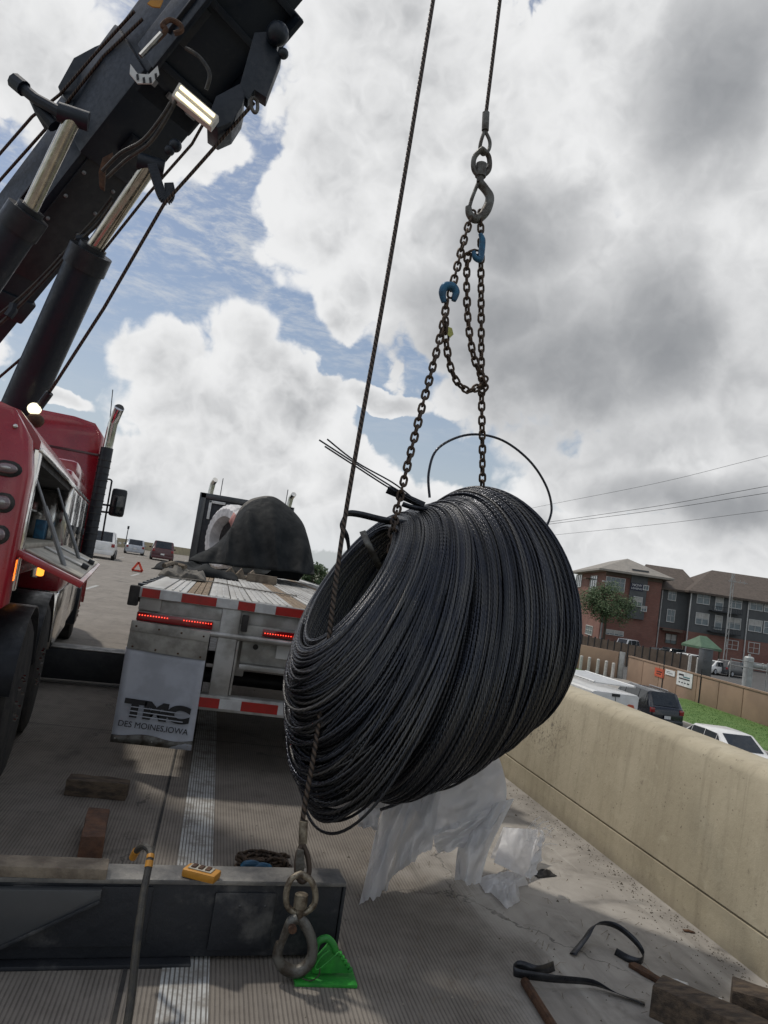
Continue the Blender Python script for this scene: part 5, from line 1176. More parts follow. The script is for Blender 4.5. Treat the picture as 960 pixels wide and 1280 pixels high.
for i in range(4):
    mb = MB(); x, y = ((170, 93), (178, 97), (186, 97), (193, 92))[i]; mb.prism([WP(x+dx, y+dy, 4.99) for dx, dy in ((0, 0), (3, -1), (4, 6), (1, 7))], w2t(V((0, .004, 0))+TO)); mb.build('scale_mark', M['ink'], sc, smooth=0)
scr('pin_handle', [(175, 70, 4.95), (206, 40, 4.9), (203, 32, 4.9), (212, 25, 4.9), (224, 30, 4.9), (227, 38, 4.9), (218, 42, 4.9)], .018, 'rust', 8, None, 40)
scr('guide_rod', [(176, 70, 4.94), (202, 42, 4.9)], .02, 'chrome', 8)
mb = MB(); mb.prism([WP(x, y, 4.9) for x, y in ((188, 0), (204, 0), (200, 9), (190, 8), (184, 4))], w2t(V((0, .01, 0))+TO)); mb.build('warning_decal', M['yellow'], wk, smooth=0)
mb = MB(); mb.prism([WP(x, y, 5.55) for x, y in ((123, 215), (128, 197), (141, 190), (140, 200), (132, 206), (130, 236), (124, 232))], w2t(V((0, .05, 0))+TO)); mb.build('hose_clamp', M['rust'], wk, bevel=.006)
for q in ([(96, 300, 6.3), (104, 299, 6.3), (110, 296, 6.3)], [(10, 396, 6.6), (16, 388, 6.6), (18, 380, 6.6)]): scr('hose_clip', q, .04, 'boom', 8)
for q in ([(128, 214, 5.45), (150, 192, 5.35), (178, 176, 5.25), (200, 150, 5.1), (214, 128, 5.02)], [(134, 222, 5.45), (158, 200, 5.35), (186, 180, 5.2), (206, 152, 5.08), (222, 122, 5.0)], [(232, 60, 4.9), (250, 72, 4.88), (262, 92, 4.88), (258, 112, 4.92)]): scr('hydraulic_hose', q, .014, 'hose', 8, None, 30)
# work lamp under the boom head, lit
wl = [P(*q, 4.98) for q in ((224, 102), (274, 145), (264, 159), (214, 119))]; cx_ = sum(wl, V())/4
n_ = (wl[1]-wl[0]).cross(wl[3]-wl[0]).normalized(); n_ = n_ if n_.y < 0 else -n_
wl = [w2t(p) for p in wl]; n_ = w2t(n_+TO)
mb = MB(); mb.hexa(wl, [p-n_*.07 for p in wl]); lampo = mb.build('work_lamp', M['post'], wk, bevel=.008)
ex, ey = wl[1]-wl[0], wl[3]-wl[0]
for v0, v1 in ((.12, .36), (.60, .84)):
    mb = MB(); q = [wl[0]+ex*u+ey*v for u, v in ((.07, v0), (.93, v0), (.93, v1), (.07, v1))]; mb.hexa([p+n_*.004 for p in q], [p+n_*.012 for p in q]); mb.build('led_bar', M['lamp'], lampo, bevel=.004)
c = WP(43, 511, 6.3); mb = MB(); mb.ell(c, (.055, .05, .05), 12, 8); mb.build('beacon_lamp', M['lamp'], wk); mb = MB(); mb.ell(c+V((.02, .02, -.09)), (.07, .07, .06), 12, 8); mb.build('lamp_base', M['rust'], wk)
# ropes and hoses along the boom
scr('boom_rope', [(55, 500, 6.3), (70, 478, 6.2), (130, 385, 5.9), (205, 255, 5.55), (240, 216, 5.4), (318, 128, 5.12)], .013, 'rope', 8)
scr('rope_socket', [(48, 510, 6.32), (62, 491, 6.25)], .032, 'black', 10)
scr('boom_rope', [(120, 325, 6.1), (185, 243, 5.75), (203, 222, 5.65), (240, 180, 5.5), (254, 155, 5.4)], .011, 'rope', 8)
scr('hydraulic_hose', [(-10, 414, 6.7), (20, 386, 6.6), (60, 345, 6.45), (98, 303, 6.3), (122, 280, 6.2), (142, 252, 6.05)], .016, 'hose', 8, None, 30); scr('hydraulic_hose', [(-10, 400, 6.7), (25, 372, 6.6), (60, 338, 6.45), (98, 296, 6.3), (122, 270, 6.2), (140, 246, 6.05)], .014, 'hose', 8, None, 30)
scr('boom_rope', [(-20, 215, 6.9), (40, 146, 6.3), (75, 118, 6.1), (120, 66, 5.9), (168, 14, 5.6)], .013, 'rope', 8); scr('boom_rope', [(-20, 248, 6.9), (10, 214, 6.6), (60, 158, 6.2), (130, 70, 5.9), (178, 24, 5.6)], .013, 'rope', 8); scr('boom_rope', [(-20, 488, 6.9), (15, 458, 6.6), (35, 441, 6.5)], .012, 'rope', 8)
# boom tip sheaves (above the picture)
c1t = P(625, 0, 4.3); c1b = P(607, 146, 4.3); c2t = P(541.5, 0, 3.6); c2b = P(380, 1012, 3.25)
C1T = c1t+(c1t-c1b)*((8.0-c1t.z)/(c1t.z-c1b.z)); C2T = c2t+(c2t-c2b)*((8.0-c2t.z)/(c2t.z-c2b.z))
for c in (C1T, C2T):
    mb = MB(); q = w2t(c)+V((-.16, 0, .05)); mb.cyl(q-V((0, .04, 0)), q+V((0, .04, 0)), .17, n=24); mb.build('sheave', M['forged'], wk)
mb = MB(); mb.beam(w2t(A0+bw*LB*1.86), (w2t(C1T)+w2t(C2T))/2+V((-.1, 0, .1)), .4, .4); mb.build('boom_tip', M['boom'], wk, bevel=.02)

# ================================================================== HANGING COIL
KEYS_F = [  # front lobe: t, top px,py,depth | bottom px,py,depth | middle-side offset px,py,depth
 (0.00, (496, 650, 4.10), (372, 806, 3.50), (24, 20, -.40)),
 (0.22, (512, 646, 4.13), (364, 846, 3.47), (38, 20, -.42)),
 (0.45, (527, 642, 4.16), (364, 900, 3.47), (52, 20, -.44)),
 (0.72, (543, 640, 4.20), (376, 960, 3.52), (66, 22, -.48)),
 (1.00, (558, 640, 4.22), (405, 1004, 3.62), (76, 24, -.52))]
KEYS_R = [  # rear lobe
 (0.00, (553, 631, 4.28), (446, 1004, 3.74), (86, 8, -.48)),
 (0.25, (566, 626, 4.34), (478, 1000, 3.85), (92, 4, -.50)),
 (0.50, (580, 619, 4.42), (528, 978, 4.05), (98, 4, -.52)),
 (0.75, (594, 614, 4.52), (575, 948, 4.28), (108, 10, -.50)),
 (1.00, (606, 613, 4.66), (606, 908, 4.50), (122, 18, -.45))]
def lobe(keys):
    KP = []
    for k in keys:
        T_, B_ = P(*k[1]), P(*k[2]); m_ = (T_+B_)/2; mp = ((k[1][0]+k[2][0])/2, (k[1][1]+k[2][1])/2)
        H_ = P(mp[0]+k[3][0], mp[1]+k[3][1], m_.y+k[3][2])-m_
        KP.append((np.array(m_), np.array((T_-B_)/2), np.array(H_)))
    KT = [k[0] for k in keys]
    def ev(t):
        a = [np.zeros((*np.shape(t), 3)) for _ in range(3)]
        for d, w in ((-.08, .25), (0, .5), (.08, .25)):
            tt = np.clip(np.asarray(t)+d, 0, 1)
            for c in range(3): a[c] = a[c]+w*np.stack([np.interp(tt, KT, [kp[c][i] for kp in KP]) for i in range(3)], -1)
        return a
    return ev
LF, LR = lobe(KEYS_F), lobe(KEYS_R)
NS = 84; PH = np.linspace(0, 2*math.pi, NS, endpoint=False)
def loop_pts(lb, t0, s, jit, sh, droop=0):
    pa, pb, pc = rng.uniform(0, 6.28, 3)
    t = t0+jit*(.6*np.sin(PH+pa)+.5*np.sin(2*PH+pb)+.3*np.sin(3*PH+pc))*(.15+.85*(1-np.cos(PH))/2)
    m_, p_, q_ = lb(t)
    bw_ = (1-np.cos(PH))/2
    ss = s*(1+sh*np.sin(PH*2+pb)+sh*.6*np.sin(PH*5+pa)+droop*float(np.clip(rng.normal(0, 1), -1.5, 1.3))*bw_**2)
    return m_+p_*(np.cos(PH)*ss)[:, None]+q_*(np.sin(PH)*ss)[:, None]
coil = thing('wire_coil', 'huge black coil of twisted steel strand hanging from chains above the roadway', 'wire coil', P(500, 815, 4.1))
def windings(ts, name, wr):
    mb = MB()
    for q in ts: mb.tube([V(p) for p in loop_pts(*q)], wr, 6, True, uv=True)
    return mb.build(name, M['strand'], coil, smooth=80, kind='stuff', recalc=False)
A = []
for i in range(112):
    t_ = (i+rng.uniform(-.5, .5))/112; wild = rng.random() < .10
    A.append((LF, t_, 1+.06*t_**2+rng.normal(0, .010)+(.025 if wild else 0), .09 if wild else .034, .010 if wild else .005, .030))
for i in range(150): A.append((LF, rng.random(), rng.uniform(.88, .985), .03, .006, .010))
for i in range(100): A.append((LF, .94*(i+rng.uniform(-.3, .3))/100, rng.uniform(.80, .86), .016, .005))
windings(A, 'front_winding', .0074)
Bq = []
for i in range(135):
    t_ = (i+rng.uniform(-.4, .4))/135; wild = rng.random() < .07
    Bq.append((LR, t_, (.935+.065*min(1, t_/.3))+rng.normal(0, .009)+(.02 if wild else 0), .06 if wild else .018, .004, .008))
for i in range(130): Bq.append((LR, rng.random(), rng.uniform(.86, .97), .02, .006))
for i in range(80): Bq.append((LR, (i+rng.uniform(-.3, .3))/80, rng.uniform(.76, .84), .016, .005))
windings(Bq, 'rear_winding', .0075)
def wire(name, pts, r, m='strand', n=40, par=None, lab=None):
    q = cat_spline([P(*p) for p in pts], n); mb = MB(); mb.tube(q, r, 7, uv=True); o = mb.build(name, M[m], par or coil, smooth=80)
    if lab: o['label'] = lab
    return o
# crossing tie wires follow the bundle surface
for (lb, t0, t1, sc_) in ((LR, .40, .62, 1.03), (LF, .45, .95, 1.0), (LR, .75, .55, 1.03), (LF, .2, .50, 1.0)):
    tt = np.linspace(t0, t1, 44); ph = np.linspace(-.15, 2.5 if lb is LF else 3.3, 44); m_, p_, q_ = lb(tt); q = m_+p_*(np.cos(ph)*sc_)[:, None]+q_*(np.sin(ph)*sc_)[:, None]
    mb = MB(); mb.tube([V(p) for p in q], .009, 7, uv=True); mb.build('tie_wire', M['strand'], coil, smooth=80)
wire('loose_loop', [(537, 622, 4.35), (536, 590, 4.36), (548, 560, 4.4), (585, 543.5, 4.5), (625, 549, 4.6), (660, 574, 4.65), (682, 606, 4.7), (689.5, 636, 4.7), (683, 659, 4.7)], .0085, n=60)
wire('loose_loop', [(612, 927, 4.3), (640, 920, 4.35), (672, 902, 4.45), (690, 882, 4.5), (696, 868, 4.55)], .0085)
wire('loose_loop', [(476, 1012, 3.8), (505, 1000, 3.9), (530, 975, 3.95), (545, 950, 4.0)], .0085)
for q in ([(399, 550, 3.95), (436, 574, 4.0), (486, 606, 4.1), (530, 632, 4.2)], [(406, 558, 3.95), (440, 580, 4.0), (490, 612, 4.1), (535, 636, 4.2)], [(409, 549, 4.0), (446, 578, 4.05), (492, 604, 4.12), (520, 626, 4.2)]): wire('wire_end', q, .0048, n=24)
def ribbon(name, pts, wv, m, par, w=.03, n=30, lab=None, solid=.003):
    q = cat_spline([V(p) for p in pts], n); mb = MB(); wv_ = V(wv).normalized()*w/2
    mb.add([x for p in q for x in (p-wv_, p+wv_)], [(2*i, 2*i+1, 2*i+3, 2*i+2) for i in range(len(q)-1)])
    return mb.build(name, M[m], par, solid=solid)
ribbon('steel_band', [P(*p) for p in ((515, 655, 4.05), (480, 650, 4.0), (450, 643, 3.95), (434, 642, 3.9), (427, 650, 3.88), (428, 660, 3.88), (434, 672, 3.9), (436, 686, 3.92))], (.25, -.3, 1), 'band', coil, .038)
ribbon('steel_band', [P(*p) for p in ((484, 612, 4.1), (505, 621, 4.15), (530, 632, 4.2))], (.25, -.3, 1), 'band', coil, .045)
ribbon('steel_band', [P(*p) for p in ((503, 630, 4.1), (515, 634, 4.15), (535, 638, 4.2))], (.25, -.3, 1), 'band', coil, .03)
ribbon('pale_band', [P(*p) for p in ((453, 664, 3.80), (460, 680, 3.72), (470, 700, 3.78), (480, 722, 3.9))], (1, .1, .5), 'forged', coil, .035)

# ================================================================== LIFTING GEAR
def cable(name, pts, r, lab, cat='cable', n=2): 
    mb = MB(); mb.tube(pts, r, 10, uv=True); return mb
hc = thing('hoist_cable', 'steel hoist cable running up from the hook over the coil', 'cable', c1b)
mb = cable('', [C1T, c1t, c1b], .0125, ''); mb.build('rope', M['rope'], hc, smooth=80)
a, b = P(607.5, 141, 4.3), P(606.5, 163, 4.3); mb = MB(); mb.cyl(a, b, .024, n=14); mb.build('sleeve', M['forged'], hc)
def oval(pts, r, n=40, k=9):
    return cat_spline(pts+[pts[0]], n), r
def loopring(parent, name, pts, r, m, closed=True, k=9):
    q = cat_spline([V(p) for p in pts]+([V(pts[0])] if closed else []), 44); q = q[:-1] if closed else q
    mb = MB(); mb.tube(q, r, k, closed); return mb.build(name, M[m], parent, smooth=80)
loopring(hc, 'thimble_eye', [P(*p) for p in ((606, 163, 4.3), (612, 176, 4.3), (611, 187, 4.3), (604, 193, 4.3), (600, 186, 4.3), (602, 174, 4.3))], .012, 'forged')
hk = thing('swivel_hook', 'grey forged swivel hook carrying the chains above the coil', 'hook', P(601, 230, 4.3))
loopring(hk, 'swivel_eye', [P(*p) for p in ((603, 186, 4.27), (611, 196, 4.3), (611, 212, 4.3), (601, 220, 4.3), (592.5, 212, 4.3), (593, 197, 4.3))], .017, 'forged')
mb = MB(); mb.cyl(P(602, 205, 4.3), P(600.5, 221, 4.3), .036, n=14); mb.cyl(P(600.5, 221, 4.3), P(600, 228, 4.3), .024, n=14); mb.build('swivel_body', M['forged'], hk, bevel=.0)
def hookshape(parent, pts, radii, m, name='hook_body', n=50, flat=None):
    q = cat_spline([V(p) for p in pts], n); rr = [float(np.interp(i/(n-1), np.linspace(0, 1, len(radii)), radii)) for i in range(n)]
    mb = MB(); mb.tube(q, rr, 10); return mb.build(name, M[m], parent, smooth=80)
hookshape(hk, [P(*p) for p in ((599, 228, 4.3), (606, 236, 4.3), (612, 246, 4.3), (610, 258, 4.3), (603, 269, 4.3), (594, 274, 4.3), (587, 268, 4.3), (585.5, 258, 4.3))], [.03, .027, .03, .033, .03, .026, .02], 'forged')
loopring(hk, 'latch', [P(*p) for p in ((597, 230, 4.29), (590, 248, 4.29), (586, 262, 4.29))], .012, 'forged', False)
# chain links
def link_mesh():
    r, hl, hw = .0066, .0195, .0155; pts = []
    for i in range(7): a = math.pi*i/6; pts.append(V((math.cos(a)*hw, hl-hw+.0065+math.sin(a)*hw, 0)))
    for i in range(7): a = math.pi+math.pi*i/6; pts.append(V((math.cos(a)*hw, -(hl-hw+.0065)+math.sin(a)*hw, 0)))
    mb = MB(); mb.tube(pts, r, 6, True); o = mb.build('link', M['chain'], None, origin=(0, 0, 0), smooth=80); me = o.data; bpy.data.objects.remove(o); return me
LINK = link_mesh(); PITCH = .039
def chain(parent, pts, name='link', pitch=PITCH, face=(0, -1, .2), scale=1.22, first=0):
    q = [V(p) for p in pts]; d = [0]
    for a, b in zip(q[:-1], q[1:]): d.append(d[-1]+(b-a).length)
    n = int(d[-1]/(pitch*scale)); base = ORG[parent.name]
    def at(s):
        for i in range(len(q)-1):
            if s <= d[i+1] or i == len(q)-2: return q[i].lerp(q[i+1], (s-d[i])/max(1e-9, d[i+1]-d[i]))
    for i in range(n+1):
        s = i*pitch*scale; a, b = at(max(0, s-.012)), at(min(d[-1], s+.012)); y = (b-a).normalized(); f = V(face); z = (f-y*f.dot(y)).normalized(); x = y.cross(z)
        if (i+first) % 2: x, z = z, -x
        rot = Matrix.Rotation(random.uniform(-.25, .25), 3, y); x = rot @ x; z = rot @ z
        o = bpy.data.objects.new(name, LINK); COL.objects.link(o); o.parent = parent; ORG[o.name] = at(s)
        o.matrix_local = Matrix.Translation(at(s)-base) @ Matrix((x*scale, y*scale, z*scale)).transposed().to_4x4()
sl = thing('chain_sling', 'rusty lifting chain with two blue grab hooks reaching down into the coil', 'chain', P(590, 275, 4.3))
Lp = lambda *pp: cat_spline([P(*p) for p in pp], 60)
chain(sl, Lp((601, 268, 4.3), (601, 300, 4.3), (601.5, 400, 4.38), (602, 500, 4.44), (603, 560, 4.48), (603, 612, 4.55)))
chain(sl, Lp((590, 268, 4.29), (580, 300, 4.28), (570, 340, 4.26), (563, 368, 4.25)))
chain(sl, Lp((558, 380, 4.25), (553, 410, 4.24), (541, 458, 4.22), (526, 515, 4.18), (511, 575, 4.14), (498, 630, 4.08), (491, 662, 3.96), (489, 688, 3.92)), first=1)
chain(sl, Lp((597, 316, 4.28), (588, 316, 4.27), (584, 326, 4.27), (583.5, 370, 4.28), (586, 410, 4.3), (592, 445, 4.33), (601, 470, 4.37), (606, 483, 4.38), (600, 489, 4.39)))
chain(sl, Lp((557, 402, 4.23), (558, 430, 4.24), (563, 458, 4.27), (572, 478, 4.31), (585, 488, 4.35), (597, 484, 4.38), (606, 474, 4.40)))
def grab(pxs, Y_, lab):
    q = [P(*p, Y_) for p in pxs]; return q
hookshape(sl, [P(*p) for p in ((600, 292, 4.26), (603, 300, 4.26), (602, 314, 4.26), (600, 324, 4.25), (594, 322, 4.24), (592, 314, 4.24))], [.012, .02, .022, .021, .018, .012], 'hookblue', 'grab_hook')
hookshape(sl, [P(*p) for p in ((567, 376, 4.24), (570, 366, 4.24), (566, 359, 4.24), (557, 358, 4.24), (553, 366, 4.24), (555, 378, 4.24))], [.016, .024, .028, .028, .024, .016], 'hookblue', 'grab_hook')
mb = MB(); mb.prism([P(x, y, 4.22) for x, y in ((559, 408), (565, 410), (567, 418), (563, 422), (558, 416))], (0, .006, 0)); mb.build('rating_tag', M['tagc'], sl, smooth=0)
# second cable with its hook hanging in front of the beam
hc2 = thing('winch_cable', 'brown wire rope hanging across the near end of the coil', 'cable', c2b)
mid_ = P(430, 655, 3.4)
mb = cable('', cat_spline([C2T, c2t, P(487, 330, 3.5), mid_, P(399, 900, 3.29), c2b, P(379, 1034, 3.24)], 40), .0118, ''); mb.build('rope', M['rope'], hc2, smooth=80)
mb = MB(); mb.cyl(P(379.5, 1026, 3.24), P(378.5, 1054, 3.23), .019, n=14); mb.build('sleeve', M['forgedd'], hc2)
loopring(hc2, 'rope_eye', [P(*p) for p in ((378, 1054, 3.23), (385, 1072, 3.22), (386, 1092, 3.21), (378, 1102, 3.21), (371, 1092, 3.21), (372, 1070, 3.22))], .012, 'rope')
mb = MB(); q = [P(x, y, 3.2) for x, y in ((372, 1062), (380, 1063), (381, 1085), (376, 1100), (370, 1092), (369.5, 1078))]; mb.prism(q, (0, .02, 0)); mb.build('thimble', M['forged'], hc2, bevel=.003)
h2 = thing('swivel_hook', 'worn grey swivel hook with a closed latch hanging against the black beam', 'hook', P(372, 1150, 3.1))
HY = 3.1
loopring(h2, 'swivel_eye', [P(x, y, HY) for x, y in ((376, 1092), (388, 1100), (394, 1115), (392, 1132), (376, 1142), (360, 1134), (358, 1116), (364, 1099))], .013, 'forgedd')
mb = MB(); mb.cyl(P(377, 1118, HY), P(375, 1134, HY), .028, n=12); mb.cyl(P(375, 1134, HY), P(373, 1150, HY), .02, n=12); mb.build('swivel_body', M['forgedd'], h2)
hookshape(h2, [P(x, y, HY) for x, y in ((372, 1146), (380, 1154), (388, 1170), (391, 1188), (386, 1204), (372, 1214), (356, 1210), (347, 1196), (350, 1178))], [.02, .022, .021, .023, .026, .026, .022, .018], 'forged')
hookshape(h2, [P(x, y, HY-.01) for x, y in ((372, 1148), (364, 1152), (357, 1166), (350, 1184))], [.024, .022, .017, .014], 'forged', 'latch')
mb = MB(); c = P(365, 1158, HY-.02); mb.cyl(c-V((0, .03, 0)), c+V((0, .03, 0)), .017, n=12); mb.build('latch_pin', M['rust'], h2)

# ================================================================== THINGS ON THE ROADWAY
BX, BE = G(415, 1199), G(0, 1206); bx_ = (BX-BE).normalized(); by_ = V((-bx_.y, bx_.x, 0)); Bb = Matrix((bx_, by_, V((0, 0, 1)))).transposed()
beamo = thing('steel_beam', 'black steel spreader beam lying across the roadway under the hook', 'beam', BX-bx_*.8)
BH = .335
def bm_(name, x0, x1, y0, y1, z0, z1, m, bev=.006, par=None): mb = MB(); mb.box((x0, y0, z0), (x1, y1, z1), Bb, BX); return mb.build(name, M[m], par or beamo, bevel=bev)
bm_('beam_body', -3.2, 0, .0, .125, .018, BH-.02, 'beam', .008); bm_('top_flange', -3.2, .012, -.012, .138, BH-.02, BH, 'beamtop', .005); bm_('bottom_flange', -3.2, -.62, -.05, .14, .0, .017, 'beam', .004)
bm_('end_plate', .002, .016, -.006, .132, .004, BH-.022, 'beam', .004)
bm_('wear_patch', -.56, -.30, -.012, -.002, .05, BH-.05, 'beam', .003); bm_('side_plate', -1.35, -.82, -.014, -.002, .07, BH-.03, 'beam', .003)
mb = MB(); g = [(-1.5, BH-.03), (-1.02, BH-.03), (-1.02, BH-.07), (-1.42, .05), (-1.5, .05)]; mb.prism([BX+Bb @ V((x, -.05, z)) for x, z in g], by_*.034); mb.build('gusset', M['dgrey'], beamo, bevel=.004)
mb = MB(); mb.beam(BX+Bb @ V((-1.43, -.056, .05)), BX+Bb @ V((-1.02, -.056, BH-.07)), .008, .014); mb.build('weld_bead', M['beam'], beamo, bevel=.003)
bm_('rib', -1.62, -1.505, -.045, -.002, .19, .215, 'beam', .003)
for x in (-.19, -.34, -.45): mb = MB(); c = BX+Bb @ V((x, -.004, .13+.1*(x < -.3))); mb.ell(c, .011, 10, 6); mb.build('bolt', M['beam'], beamo)
p0, p1 = G(-40, 1092, BH), G(131, 1100, BH); mb = MB(); mb.beam(p0+V((0, .03, .022)), p1+V((0, .05, .022)), .11, .042); tag(mb.build('board', M['tanwood'], bevel=.004), 'scuffed pale board lying along the top of the black beam', 'board')
# yellow handset
c = G(251, 1097, BH); hs = thing('handset', 'amber remote control handset lying on the beam', 'remote control', c); Bh = Matrix.Rotation(R(-24), 3, 'Z')
mb = MB(); mb.box((-.075, -.04, 0), (.075, .04, .035), Bh, c); mb.build('case', M['yellow'], hs, bevel=.012)
mb = MB(); mb.box((-.055, -.025, .035), (.05, .025, .04), Bh, c); mb.build('keypad', M['cream'], hs, bevel=.002)
for i in range(3):
    mb = MB(); mb.box((-.045+.032*i, -.018, .04), (-.025+.032*i, .018, .045), Bh, c); mb.build('button', M['rust'], hs, bevel=.002)
# black hose with yellow end
q = cat_spline([P(*p) for p in ((150, 1330, 2.72), (163, 1255, 2.8), (171, 1180, 2.88), (179, 1120, 2.96), (186, 1082, 3.02), (188, 1066, 3.06), (181, 1058, 3.1), (172, 1062, 3.14), (166, 1072, 3.18))], 50)
hs = thing('hose', 'stiff black hose with a yellow end bent over in front of the beam', 'hose', G(160, 1290))
mb = MB(); mb.tube(q, [.016-.004*i/49 for i in range(50)], 10); mb.build('hose_body', M['hose'], hs)
mb = MB(); mb.tube(q[44:], .0155, 10); mb.build('end_fitting', M['yellow'], hs)
for k in (24, 27): mb = MB(); mb.tube(q[k:k+3], .0155, 10); mb.build('tape_wrap', M['yellow'], hs)
# chain heap with blue hook behind the beam
cp = G(326, 1086); ch_ = thing('chain_heap', 'heap of dark chain with blue hooks lying behind the beam', 'chain', cp)
q = [cp+V((.12*math.cos(i*.9)*(1-.004*i)+.03*random.uniform(-1, 1), .07*math.sin(i*1.3), .025+.10*(i/60)*abs(math.sin(i*.5)))) for i in range(60)]
chain(ch_, cat_spline(q[:34], 160), pitch=.036, face=(0, -.5, 1))
hookshape(ch_, [P(x, y, cp.y-.10) for x, y in ((302, 1084), (308, 1080), (318, 1080), (324, 1084), (318, 1088))], [.014, .02, .02, .018, .012], 'hookblue', 'grab_hook')
hookshape(ch_, [P(x, y, cp.y-.11) for x, y in ((318, 1085), (327, 1082), (336, 1084), (338, 1089))], [.014, .017, .016, .012], 'hookblue', 'grab_hook')
# green corner plate
gp = G(405, 1221); gt = thing('corner_plate', 'bright green triangular steel bracket beside the lower hook', 'bracket', gp); gy = gp.y-.02
mb = MB(); mb.box((gp.x-.135, gy-.06, .0), (gp.x+.13, gy+.06, .014)); mb.build('base_plate', M['green'], gt, bevel=.003)
mb = MB(); mb.prism([P(x, y, gy) for x, y in ((391, 1217), (438, 1216.5), (421, 1190), (412, 1178), (396, 1196), (388, 1210))], (0, .014, 0)); mb.build('web_plate', M['green'], gt, bevel=.002)
loopring(gt, 'eye', [P(x, y, gy) for x, y in ((394, 1187), (398, 1177), (408, 1173), (416, 1180), (420, 1190))], .015, 'green', False)
loopring(gt, 'wire_handle', [P(x, y, gy-.03) for x, y in ((412, 1188), (402, 1196), (394, 1208), (397, 1212), (408, 1204), (424, 1190))], .004, 'green', False, 6)
for i in range(5): mb = MB(); p = P(424+i*3.3, 1193+i*5.0, gy); mb.box((p.x-.006, gy-.004, p.z-.006), (p.x+.012, gy+.018, p.z+.006)); mb.build('tooth', M['green'], gt, bevel=.001)
loopring(gt, 'tie_wire', [P(x, y, gy-.05) for x, y in ((378, 1223), (388, 1226), (398, 1220), (400, 1210))], .0025, 'forged', False, 5)
# timbers on the road
def timber(name, label, e0, e1, w, h, m, grp='timber blocks lying on the road'):
    mb = MB(); a, b = V((*e0[:2], h/2)), V((*e1[:2], h/2)); d = b-a; n = 5; rs = []
    x = d.normalized().cross(V((0, 0, 1)))
    for i in range(n+1):
        c = a+d*i/n; j = lambda: random.uniform(-.005, .005)
        rs.append([c+x*(sx*w/2+j())+V((0, 0, sz*h/2+(j() if sz > 0 else 0))) for sx, sz in ((-1, -1), (1, -1), (1, 1), (-1, 1))])
    mb.rings(rs); return tag(mb.build(name, m, bevel=.007), label, 'timber', grp)
a, b = G(80, 994), G(157, 1001); timber('timber_block', 'dark weathered timber lying crosswise beyond the other left block', a+V((0, .05, 0)), b+V((0, .05, 0)), .12, .11, M['oldwood'])
a, b = G(112, 1074), G(119, 1036); timber('timber_block', 'reddish timber pointing towards the camera just behind the beam', a, b, .12, .12, M['redwood'])
a = G(818, 1262); timber('timber_block', 'long brown timber at the lower right near the black strapping', a, a+V((.52, -.62, 0)), .16, .13, M['oldwood'])
a = G(912, 1262); timber('timber_block', 'short squared brown timber at the foot of the barrier, lower right', a, a+V((.46, -.36, 0)), .15, .12, M['oldwood'])
a, b = G(788, 1208), G(836, 1236); timber('flat_bar', 'thin brown bar lying between the black strapping and the long timber', a, b, .05, .022, M['rust'], None)
a, b = G(655, 1232), G(694, 1295); mb = MB(); mb.tube([a+V((0, 0, .018)), b+V((0, 0, .018))], .02, 10); tag(mb.build('rusty_pipe', M['rust']), 'rusty brown pipe lying under the blue black band', 'pipe')
# steel bands
def gband(name, label, pts, w, m='band'):
    q = cat_spline([G(x, y, z) for x, y, z, *_ in pts], 50); tw = [p[3] for p in pts]; mb = MB(); vs = []
    for i, p in enumerate(q):
        t_ = float(np.interp(i/49, np.linspace(0, 1, len(tw)), tw)); d = (q[min(i+1, 49)]-q[max(i-1, 0)]).normalized(); side = d.cross(V((0, 0, 1))).normalized()
        wv = (V((0, 0, 1))*math.cos(t_)+side*math.sin(t_))*w/2; vs += [p-wv+V((0, 0, abs(math.cos(t_))*w/2)), p+wv+V((0, 0, abs(math.cos(t_))*w/2))]
    mb.add(vs, [(2*i, 2*i+1, 2*i+3, 2*i+2) for i in range(49)]); return tag(mb.build(name, M[m], solid=.0025), label, 'steel strap', 'cut steel straps on the ground')
gband('steel_strap', 'black steel strap looped up off the ground towards the barrier', [(716, 1194, .006, 1.4), (732, 1174, .04, 1.2), (745, 1158, .08, .8), (769, 1161, .08, .3), (793, 1180, .05, 0), (804, 1197, .012, 0), (800, 1206, .004, 0), (786, 1203, .004, .3), (769, 1193, .004, .5)], .034)
gband('steel_strap', 'blue black steel strap with a curl lying over the rusty pipe', [(692, 1213, .01, .4), (672, 1219, .03, .2), (652, 1213, .045, 0), (644, 1214, .04, 0), (645, 1222, .03, .2), (690, 1229, .025, .3), (738, 1233, .012, .5), (768, 1243, .006, 1.1), (806, 1256, .004, 1.4)], .042)
# scraps
def scrap(name, label, cat, px, py, sx, sy, h, m, ang=0, seed=0):
    c = G(px, py); mb = MB(); n1, n2 = 9, 7; B = Matrix.Rotation(ang, 3, 'Z')
    mb.grid(n1, n2, lambda u, v: c+B @ V(((u-.5)*sx+.01*nz((v*5, u, seed)), (v-.5)*sy*(1+.4*nz((u*4, seed, 2))), .004+h*(.5+nz((u*3+seed, v*3, 1)))*max(0, math.sin(math.pi*u))*max(0, math.sin(math.pi*v)))))
    return tag(mb.build(name, m, solid=.003), label, cat)
scrap('paper_scrap', 'small white scrap on the ground beside the long timber', 'scrap', 846, 1228, .10, .035, .01, M['signw'], -.5, 2); scrap('paper_scrap', 'little white crumpled scrap between the two right timbers', 'scrap', 900, 1255, .035, .05, .03, M['signw'], .3, 5)
scrap('rust_chip', 'small reddish chip lying near the barrier foot', 'scrap', 861, 1165, .06, .025, .012, M['rust'], -.3, 7)
scrap('rubber_scrap', 'jagged black rubber piece lying beside the white bag', 'scrap', 680, 1094, .16, .07, .05, M['rubber'], .35, 9)

